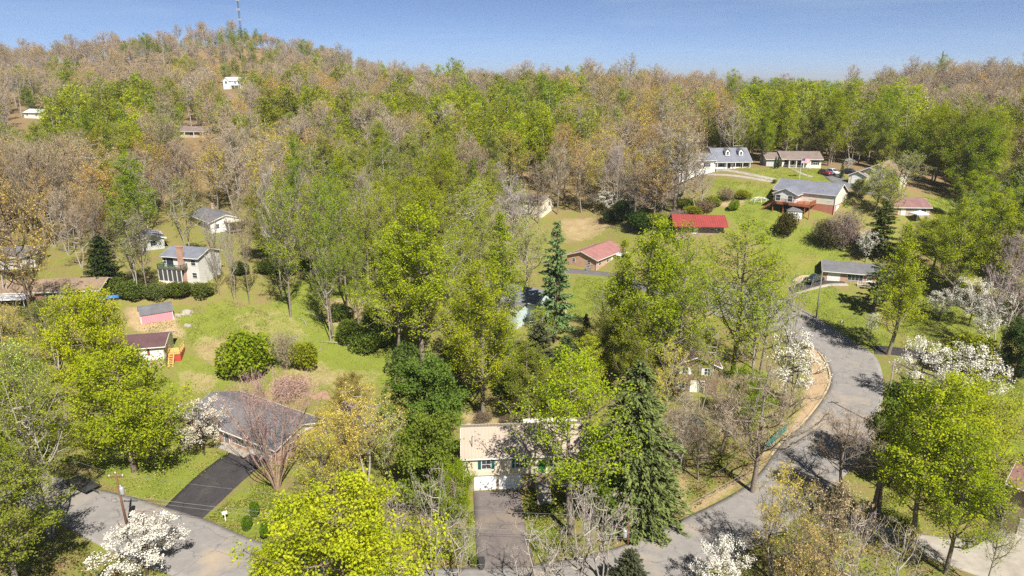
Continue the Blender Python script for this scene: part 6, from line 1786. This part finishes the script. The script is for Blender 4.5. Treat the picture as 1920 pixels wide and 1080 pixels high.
# ------------------------------------------------------------------ vehicles
def paint(name, c):
    m, t, b, o = nt(name)
    b.inputs["Base Color"].default_value = rgb(c); b.inputs["Roughness"].default_value = .25; b.inputs["Coat Weight"].default_value = .6; b.inputs["Coat Roughness"].default_value = .08
    return m
TYRE = surf("tyre_rubber", (.02, .02, .02), (.03, .03, .03), 4, .9)
def car(name, label, cat, px, py, heading, col, truck=False, L=4.7, Wd=1.85, H=1.48):
    g = G(px, py)
    o = thing(name, label, cat, (g[0], g[1], g[2] + .06), math.radians(heading))
    p = paint(name + "_paint", col)
    if truck:
        body = [(-L/2, .55), (-L/2, 1.12), (-L*.08, 1.15), (-L*.06, 1.12), (L*.20, 1.14), (L*.46, 1.08), (L/2, .92), (L/2, .5), (L*.40, .42), (-L*.42, .42)]
        cab = [(-L*.10, 1.13), (-L*.085, 1.80), (L*.09, 1.86), (L*.22, 1.13)]
    else:
        body = [(-L/2, .5), (-L*.49, .85), (-L*.42, .95), (L*.18, .93), (L*.44, .80), (L/2, .6), (L*.49, .35), (L*.4, .25), (-L*.42, .25), (-L*.49, .35)]
        cab = [(-L*.44, .94), (-L*.30, H-.04), (-L*.05, H), (L*.08, H-.04), (L*.27, .92)]
    def loft(prof, w0, w1, zmid):
        b = MB(); n = len(prof)
        rows = []
        zs = [z for _, z in prof]; lo, hi = min(zs), max(zs)
        vs = []
        for s in (-1, 1):
            for x, z in prof:
                f = (z - lo) / (hi - lo + 1e-6); w = w0 + (w1 - w0) * f
                vs.append((x, s * w / 2, z))
        fs = [tuple(range(n)), tuple(range(2*n-1, n-1, -1))] + [((i+1) % n, i, n+i, n+(i+1) % n) for i in range(n)]
        return b.add(vs, fs)
    bd = loft(body, Wd * .96, Wd * .9, .6).obj("body", p, o)
    bv = bd.modifiers.new("soft_edges", 'BEVEL'); bv.width = .09; bv.segments = 3; bv.limit_method = 'ANGLE'
    cb = loft(cab, Wd * .86, Wd * .68, 1.2).obj("cabin", p, o)
    bv = cb.modifiers.new("soft_edges", 'BEVEL'); bv.width = .06; bv.segments = 3; bv.limit_method = 'ANGLE'
    zs = [z for _, z in cab]; lo, hi = min(zs), max(zs)
    for s in (-1, 1):
        pr = [(x * .93 + .0, lo + (z - lo) * .86 + .05) for x, z in cab]
        vs = []
        for x, z in pr:
            f = (z - lo) / (hi - lo); w = Wd * (.86 + (.68 - .86) * f) / 2 + .006
            vs.append((x, s * w, z))
        MB().add(vs, [tuple(range(len(vs))) if s < 0 else tuple(reversed(range(len(vs))))]).obj("side_window", GLASS, cb)
    def slanted(p0, p1, nm):
        q0 = (p0[0] + (p1[0]-p0[0])*.12, p0[1] + (p1[1]-p0[1])*.12); q1 = (p0[0] + (p1[0]-p0[0])*.9, p0[1] + (p1[1]-p0[1])*.9)
        sgn = 1 if p0[0] > 0 else -1
        vs = []
        for q in (q0, q1):
            f = (q[1]-lo)/(hi-lo); w = Wd*(.86 + (.68-.86)*f)/2 - .09
            vs += [(q[0] + sgn*.012, -w, q[1] + .012), (q[0] + sgn*.012, w, q[1] + .012)]
        MB().add(vs, [(0, 1, 3, 2) if sgn > 0 else (2, 3, 1, 0)]).obj(nm, GLASS, cb)
    slanted(cab[-1], cab[-2], "windscreen"); slanted(cab[0], cab[1], "rear_window")
    if truck:
        MB().box(-L*.485, -L*.11, -Wd*.38, Wd*.38, 1.10, 1.165).obj("bed_liner", TYRE, o)
    wr = .40 if truck else .33
    for x in (-L*.31, L*.31):
        for s in (-1, 1):
            m = MB(); yy = s * Wd * .47
            prof = [(wr*.55, -.11), (wr*.94, -.11), (wr, -.06), (wr, .06), (wr*.94, .11), (wr*.55, .11)]
            w_ = MB().lathe(prof, 16).obj("wheel", TYRE, o, True); w_.rotation_euler = (math.pi/2, 0, 0); w_.location = (x, yy, wr)
            MB().lathe([(.03, -.08*s - .03), (wr*.56, -.08*s - .03), (wr*.56, -.08*s + .03), (.03, -.08*s + .03)], 12).obj("rim", GALV, w_)
    for s in (-1, 1):
        MB().box(L*.485, L*.503, s*Wd*.34-.16, s*Wd*.34+.16, .68 if not truck else .82, .8 if not truck else 1.0).obj("headlight", WHITE, o)
        MB().box(-L*.503, -L*.485, s*Wd*.36-.12, s*Wd*.36+.12, .66 if not truck else .8, .82 if not truck else 1.05).obj("tail_light", surf("red_lens", (.35,.01,.01),(.3,.01,.01),3,.3), o)
    MB().box(L*.49, L*.512, -Wd*.42, Wd*.42, .38, .52).obj("bumper", GALV if truck else DARK, o)
    MB().box(-L*.512, -L*.49, -Wd*.42, Wd*.42, .40, .54).obj("bumper", GALV if truck else DARK, o)
    return o
car("pickup_truck", "black pickup truck parked at the white garage door of the brick house", "pickup truck", 1528, 528, 204, (.02, .027, .042), True, 5.8, 2.0, 1.9)
car("parked_suv", "dark green car parked under trees at the turning circle", "car", 1322, 627, 172, (.02, .03, .028), False, 4.8, 1.9, 1.7)
car("parked_sedan", "dark grey car parked in the brush beside the plum-roofed house", "car", 1298, 800, 120, (.06, .065, .075), False, 4.6, 1.85, 1.5)
car("red_car", "red car parked on the rise beside a white one", "car", 1547, 328, -70, (.25, .012, .03), False, 4.6, 1.85, 1.6)
car("white_car", "white car parked on the rise beside the red one", "car", 1560, 327, -70, (.6, .66, .7), False, 4.7, 1.9, 1.7)
car("black_car", "black car parked beside the stepped-gable house", "car", 1594, 327, -60, (.02, .02, .028), False, 4.7, 1.9, 1.7)
car("maroon_car", "dark maroon car in the drive behind the white dogwood", "car", 1662, 342, 30, (.12, .01, .02), False, 4.6, 1.85, 1.5)

# ------------------------------------------------------------------ small things
def trailer():
    g = G(155, 915)
    o = thing("flat_trailer", "black flat trailer with low rails parked at the road edge under trees", "trailer", tuple(g + np.array([0, 0, .06])), math.radians(-28))
    MB().box(-2.4, 2.4, -1, 1, .55, .65).obj("bed", DARK, o)
    for y in (-.97, .97): MB().box(-2.4, 2.4, y-.03, y+.03, 1.0, 1.06).obj("rail", DARK, o)
    for x in (-2.37, -.8, .8, 2.37):
        for y in (-.97, .97): MB().box(x-.03, x+.03, y-.029, y+.029, .65, 1.0).obj("rail_post", DARK, o)
    MB().tube([(2.4, 0, .5), (3.6, 0, .48)], .06, 5).obj("drawbar", DARK, o)
    for y in (-1.12, 1.12):
        w = MB().lathe([(.18, -.1), (.32, -.1), (.33, 0), (.32, .1), (.18, .1)], 14).obj("wheel", TYRE, o, True); w.rotation_euler.x = math.pi/2; w.location = (-.3, y, .33)
trailer()
def bin_():
    g = G(903, 1066)
    for k, (dx, lab) in enumerate(((0, "black wheeled bin beside the clipped shrub at the drive end"),)):
        o = thing("wheeled_bin", lab, "bin", (g[0] + dx, g[1], g[2] + .05), .2)
        b = MB(); 
        b.add([(-.26,-.3,.05),(.26,-.3,.05),(.26,.3,.05),(-.26,.3,.05),(-.34,-.4,1.15),(.34,-.4,1.15),(.34,.4,1.15),(-.34,.4,1.15)], [(3,2,1,0),(4,5,6,7),(0,1,5,4),(1,2,6,5),(2,3,7,6),(3,0,4,7)])
        bb = b.obj("bin_body", DARK, o)
        MB().box(-.36, .36, -.43, .42, 1.152, 1.22).box(-.3, .3, -.3, .3, 1.22, 1.26).obj("lid", DARK, o)
        MB().tube([(-.3, .46, 1.1), (.3, .46, 1.1)], .025, 5).obj("handle", DARK, o)
        for x in (-.3, .3):
            w = MB().lathe([(.03, -.04), (.12, -.04), (.12, .04), (.03, .04)], 10).obj("wheel", TYRE, o); w.rotation_euler.y = math.pi/2; w.location = (x, .36, .12)
bin_()
def mailbox(px, py, label, col):
    g = G(px, py)
    o = thing("mailbox", label, "mailbox", tuple(g), .5)
    MB().box(-.06, .06, -.06, .06, -.3, 1.0).obj("post", WHITE, o)
    prof = [(-.14, 1.0), (.14, 1.0), (.14, 1.18), (.09, 1.29), (0, 1.33), (-.09, 1.29), (-.14, 1.18)]
    MB().prism_x(prof, -.3, .3).obj("box", col, o)
    MB().box(.08, .1, .145, .155, 1.12, 1.38).obj("flag", surf("red_flag", (.4,.02,.02),(.35,.02,.02),3,.5), o)
mailbox(423, 976, "white mailbox on a post at the verge beside the mulch bed", WHITE)
mailbox(269, 980, "dark mailbox on the near verge under the white dogwood", DARK)
mailbox(1576, 612, "pale mailbox on the lawn edge below the slim pole", WHITE)
mailbox(1612, 642, "dark green mailbox at the corner of the side drive", surf("green_box", (.03,.09,.07),(.03,.07,.05),3,.5))
def green_fence():
    a, b = G(1433, 847), G(1474, 808)
    o = thing("screened_fence", "green mesh screen fence on steel posts along the verge of the bend", "fence", tuple(a))
    d = Vector(b - a); L = d.length; n = 5
    mesh_m = surf("green_screen", (.02, .15, .115), (.018, .12, .09), 2, .8)
    for i in range(n + 1):
        p = d * (i / n); z = H1(a[0] + p.x, a[1] + p.y) - a[2]
        MB().tube([(p.x, p.y, z - .4), (p.x, p.y, z + 1.45)], .035, 6).obj("post", GALV, o)
        if i < n:
            q = d * ((i + 1) / n); z2 = H1(a[0] + q.x, a[1] + q.y) - a[2]
            nx, ny = -d.y / L * .015, d.x / L * .015
            vs = [(p.x - nx, p.y - ny, z + .1), (q.x - nx, q.y - ny, z2 + .1), (q.x - nx, q.y - ny, z2 + 1.35), (p.x - nx, p.y - ny, z + 1.35)]
            vs += [(x + 2 * nx, y + 2 * ny, zz) for x, y, zz in vs]
            MB().add(vs, [(0,1,2,3), (7,6,5,4), (0,4,5,1), (1,5,6,2), (2,6,7,3), (3,7,4,0)]).obj("screen_panel", mesh_m, o)
green_fence()
def flag():
    g = G(1499, 336)
    o = thing("flagpole", "white flagpole flying a striped flag in front of the porch ranch", "flagpole", tuple(g))
    MB().tube([(0, 0, -.3), (0, 0, 6.2)], [.06, .035], 7).obj("pole", WHITE, o)
    MB().lathe([(.02, 6.2), (.08, 6.27), (.02, 6.35)], 8).obj("finial", CREAM, o)
    redm, bl = surf("flag_red", (.42,.03,.05),(.38,.03,.05),3,.7), surf("flag_blue", (.03,.04,.15),(.03,.04,.13),3,.7)
    Lf, hf = 2.4, 1.4
    def wave(x): return .10 * math.sin(x * 3.4)
    for k in range(13):
        z0 = 6.0 - hf * (k + 1) / 13; z1 = 6.0 - hf * k / 13
        x0 = .96 if k < 7 else 0.03
        vs = []; fs = []; n = 9
        for i in range(n):
            x = x0 + (Lf - x0) * i / (n - 1); vs += [(x, wave(x) - .008, z0), (x, wave(x) - .008, z1), (x, wave(x) + .008, z0), (x, wave(x) + .008, z1)]
        for i in range(n - 1):
            a = i * 4; fs += [(a, a+4, a+5, a+1), (a+2, a+3, a+7, a+6)]
        MB().add(vs, fs).obj("stripe", redm if k % 2 == 0 else WHITE, o)
    vs = []; fs = []; n = 6
    for i in range(n):
        x = .03 + .93 * i / (n - 1); vs += [(x, wave(x) - .009, 6.0 - hf * 7 / 13), (x, wave(x) - .009, 6.0), (x, wave(x) + .009, 6.0 - hf * 7 / 13), (x, wave(x) + .009, 6.0)]
    for i in range(n - 1):
        a = i * 4; fs += [(a, a+4, a+5, a+1), (a+2, a+3, a+7, a+6)]
    MB().add(vs, fs).obj("canton", bl, o)
    st = MB()
    for r_ in range(5):
        for c_ in range(6):
            x = .12 + .15 * c_; z = 5.93 - .14 * r_; y = wave(x) - .0115
            st.add([(x, y, z + .035), (x - .03, y, z - .02), (x + .03, y, z - .02)], [(0, 1, 2)])
    st.obj("stars", WHITE, o)["kind"] = "stuff"
flag()
def snag():
    g = G(1642, 978)
    for k, (dx, h, tl, lab) in enumerate(((-.55, 7.6, .03, "broken-topped dead trunk beside the concrete drive, the shorter of two"), (.45, 9.2, -.04, "taller broken dead trunk with hanging limb beside the concrete drive"))):
        o = thing("broken_trunk", lab, "tree", (g[0] + dx, g[1] + .3 * k, g[2] - .2))
        w = Wood(); r = np.random.default_rng(7 + k)
        w.limb(crooked(r, np.array([0, 0, -.4]), np.array([tl * h, .2, h]), 9, .012), .30, .17, 9)
        top = np.array([tl * h, .2, h])
        for j in range(5): w.limb(np.stack([top - [0, 0, .2], top + np.array([r.normal(0, .13), r.normal(0, .13), r.uniform(.2, .7)])]), .07, .01, 4)
        link("trunk", w.mesh("trunk", BARK_B), o)
        w2 = Wood()
        for j in range(3):
            s = np.array([tl * h * .8, .15, h * (.9 - .12 * j)]); a = r.uniform(0, 6.28)
            e = s + np.array([math.cos(a) * 2.6, math.sin(a) * 1.5, -1.6 + j * 1.3])
            w2.limb(crooked(r, s, e, 6, .1), .1, .03, 5)
        link("limbs", w2.mesh("limbs", BARK_B), o)
snag()
def fallen_branches():
    r = np.random.default_rng(19)
    for k, (px, py) in enumerate(((610,600),(640,625),(560,640),(600,660),(655,648),(505,600),(690,575),(575,612))):
        g = G(px, py)
        o = thing("fallen_branch", "fallen leafless branch lying on the rough lawn by the wood edge", "branch", (g[0], g[1], g[2] + .05), r.uniform(0, 6.28), "fallen branches on the rough lawn")
        w = Wood(); L = r.uniform(3.5, 7)
        m = crooked(r, np.zeros(3), np.array([L, 0, .25]), 7, .06); m[:, 2] = np.abs(m[:, 2]) + .06
        w.limb(m, .10, .03, 5); link("bough", w.mesh("bough", BARK_P), o)
        w2 = Wood()
        for j in range(9):
            i = r.integers(1, 6); e = m[i] + np.array([r.uniform(.4, 1.4), r.normal(0, .9), r.uniform(.1, .7)])
            w2.limb(np.stack([m[i], (m[i] + e) / 2 + r.normal(0, .08, 3), e]), .035, .008, 3)
        link("twigs", w2.mesh("twigs", BARK_P), o)
fallen_branches()
def boulder(px, py, size, label, group=None, col=None):
    g = G(px, py); r = np.random.default_rng(int(px * 7 + py))
    import bmesh
    bm = bmesh.new(); bmesh.ops.create_icosphere(bm, subdivisions=2, radius=1)
    for v in bm.verts:
        n = v.co.copy(); f = 1 + .22 * math.sin(n.x * 3.1 + px) * math.cos(n.y * 2.7 + py) + r.normal(0, .06)
        v.co = Vector((n.x * size * f, n.y * size * .8 * f, max(-.3, n.z * size * .55 * f)))
    me = bpy.data.meshes.new("boulder"); bm.to_mesh(me); bm.free(); me.materials.append(col or surf("rock", (.36, .33, .28), (.26, .23, .19), 1.2, .9, .4))
    o = link("boulder", me); o.location = tuple(g); tag(o, label, "boulder", group)
boulder(350, 588, 1.5, "pale lumpy rock heap beside the pink shed")
boulder(333, 592, .9, "smaller pale rock against the pink shed corner")
boulder(352, 611, .8, "flat pale stone in the grass below the pink shed")
for p in ((598, 742), (612, 746), (605, 738), (590, 746)): boulder(p[0], p[1], .9, "brown earthy stone in the heap behind the brick ranch", "stones behind the brick ranch", surf("earth_stone", (.3,.2,.13),(.22,.14,.09),1.2,.95))
for i in range(7): boulder(878 + 8 * i, 796 + (i * 5) % 7, .45 + .1 * (i % 3), "grey-brown garden stone in the row behind the tan house", "garden stones behind the tan house")
def tarp():
    g = G(211, 562)
    o = thing("boat_cover", "small blue covered boat on a pale trailer beside the brown-roofed house", "boat", tuple(g), .4)
    b = MB(); b.add([(-1.3,-.6,.5),(1.0,-.6,.5),(1.7,0,.62),(1.0,.6,.5),(-1.3,.6,.5),(-1.1,0,1.0),(.6,0,.98)], [(0,1,6,5),(1,2,6),(2,3,6),(3,4,5,6),(4,0,5),(4,3,2,1,0)])
    b.obj("cover", surf("blue_tarp", (.02,.14,.42),(.02,.11,.34),2,.5), o)
    MB().box(-1.3, 1.2, -.35, .35, .3, .42).obj("frame", GALV, o)
    for y in (-.55, .55):
        w = MB().lathe([(.1, -.08), (.27, -.08), (.27, .08), (.1, .08)], 12).obj("wheel", TYRE, o); w.rotation_euler.x = math.pi/2; w.location = (-.3, y, .27)
tarp()
def canopy():
    g = G(1721, 415)
    o = thing("canopy_tent", "small pale blue canopy below the maroon-roofed house", "canopy", tuple(g), .2)
    MB().add([(-1.8,-1.5,2.1),(1.8,-1.5,2.1),(1.8,1.5,2.1),(-1.8,1.5,2.1),(0,0,2.9),(-1.8,-1.5,1.9),(1.8,-1.5,1.9),(1.8,1.5,1.9),(-1.8,1.5,1.9)], [(0,1,4),(1,2,4),(2,3,4),(3,0,4),(5,6,1,0),(6,7,2,1),(7,8,3,2),(8,5,0,3)]).obj("cover", surf("pale_blue_cloth", (.5,.6,.7),(.42,.52,.62),2,.7), o)
    for x in (-1.75, 1.75):
        for y in (-1.45, 1.45): MB().box(x-.04, x+.04, y-.04, y+.04, -.8, 1.95).obj("pole", GALV, o)
canopy()
def clothes_frame():
    g = G(1424, 379)
    o = thing("climbing_frame", "white metal climbing dome on the upper lawn", "climbing frame", tuple(g))
    b = MB()
    for i in range(8):
        a = i * math.pi / 4
        pts = [(2.6*math.cos(a)*math.cos(e), 1.5*math.sin(a)*math.cos(e), 1.5*math.sin(e)) for e in np.linspace(0, 1.5, 6)]
        b.tube(pts, .05, 4)
    b.obj("arched_bars", WHITE, o)
    b = MB()
    for e in (.35, .8):
        b.tube([(2.6*math.cos(a)*math.cos(e), 1.5*math.sin(a)*math.cos(e), 1.5*math.sin(e)) for a in np.linspace(0, 6.283, 17)], .045, 4)
    b.obj("ring_bars", WHITE, o)
clothes_frame()

# ------------------------------------------------------------------ undergrowth and tufts that nobody could count
def ground_stuff(name, label, cat, polys, n, size, cols, seed, tall=1.0, reject=()):
    """small leaf tufts spread over the ground in the given photo areas"""
    r = np.random.default_rng(seed)
    pts = []
    area = []
    for poly in polys:
        p = np.array(poly, float)
        pts.append(p)
    V = []; T = []
    for p in pts:
        gc = ground_many(p)[:, :2]
        lo, hi = gc.min(0), gc.max(0)
        k = int(n / len(pts))
        q = r.uniform(lo, hi, (k * 3, 2))
        q = q[inside(q[:, 0], q[:, 1], [tuple(x) for x in gc])][:k]
        V.append(q)
    Q = np.vstack(V)
    # clumped
    nz = np.sin(Q[:, 0] * .9 + 2 * np.sin(Q[:, 1] * .37)) * np.cos(Q[:, 1] * .8 + np.sin(Q[:, 0] * .5))
    Q = Q[nz + r.normal(0, .5, len(Q)) > -.1]
    z = HT(Q[:, 0], Q[:, 1])
    h = np.abs(r.normal(0, 1, len(Q))) * .25 * tall + .03
    P = np.stack([Q[:, 0], Q[:, 1], z + h], 1)
    me = leaves_mesh(name, P, size, r, LEAF if cols[1] else TWIG, .2, 2.2)
    o = link(name, me); o.color = (*cols[0], 1)
    tag(o, label, cat, None, "stuff")
WOODS_NEAR = [[(560,480),(1000,470),(1000,620),(900,790),(760,720),(700,640),(560,560)], [(1100,640),(1290,640),(1300,900),(1250,960),(1100,800)], [(0,590),(240,600),(180,740),(0,850)],
              [(1290,760),(1500,740),(1400,900),(1290,960)], [(1380,1010),(1620,960),(1800,1080),(1600,1250),(1350,1200)], [(0,960),(100,1000),(250,1070),(150,1200),(-100,1200)], [(560,900),(880,860),(880,1050),(560,1030)],
              [(1690,560),(1930,560),(1930,660),(1690,660)], [(400,400),(700,380),(700,500),(420,510)]]
ground_stuff("undergrowth", "low green weeds and saplings under the trees", "undergrowth", WOODS_NEAR, 42000, .30, ((.10, .135, .02), True), 5, 2.2)
ground_stuff("leaf_litter", "dry brown leaf litter under the trees", "leaf litter", WOODS_NEAR, 60000, .22, ((.26, .165, .09), False), 6, .35)
ground_stuff("grass", "uneven tufts of lawn grass", "grass", LAWNS, 90000, .20, ((.15, .205, .02), True), 8, .35)
ground_stuff("dry_weeds", "dry tan weeds and old leaves strewn over the lawns", "weeds", LAWNS, 30000, .20, ((.36, .27, .13), False), 9, .4)
EDGES = [[(1280,973),(1403,907),(1467,830),(1513,787),(1520,800),(1475,845),(1410,922),(1290,990)], [(183,915),(307,950),(310,942),(190,905)], [(1150,1028),(1280,973),(1270,960),(1140,1015)], [(800,1060),(890,1066),(890,1056),(800,1050)], [(390,975),(480,1013),(620,1046),(620,1030),(480,995),(395,965)], [(1490,950),(1590,880),(1610,890),(1510,975)]]
ground_stuff("road_edge_litter", "drifts of dead leaves and gravel along the road edge", "leaf litter", EDGES, 9000, .17, ((.30, .19, .10), False), 10, .15)
# ------------------------------------------------------------------ the air
def haze():
    m = bpy.data.materials.new("haze"); m.use_nodes = True
    t = m.node_tree; t.nodes.clear()
    o = t.nodes.new("ShaderNodeOutputMaterial"); v = t.nodes.new("ShaderNodeVolumePrincipled")
    v.inputs["Color"].default_value = (.82, .90, 1.0, 1); v.inputs["Density"].default_value = 1.15e-4; v.inputs["Anisotropy"].default_value = .2
    t.links.new(v.outputs[0], o.inputs["Volume"])
    h = MB().box(-32000, 32000, -300, 32000, -160, 190).obj("haze", m); h["kind"] = "stuff"
haze()
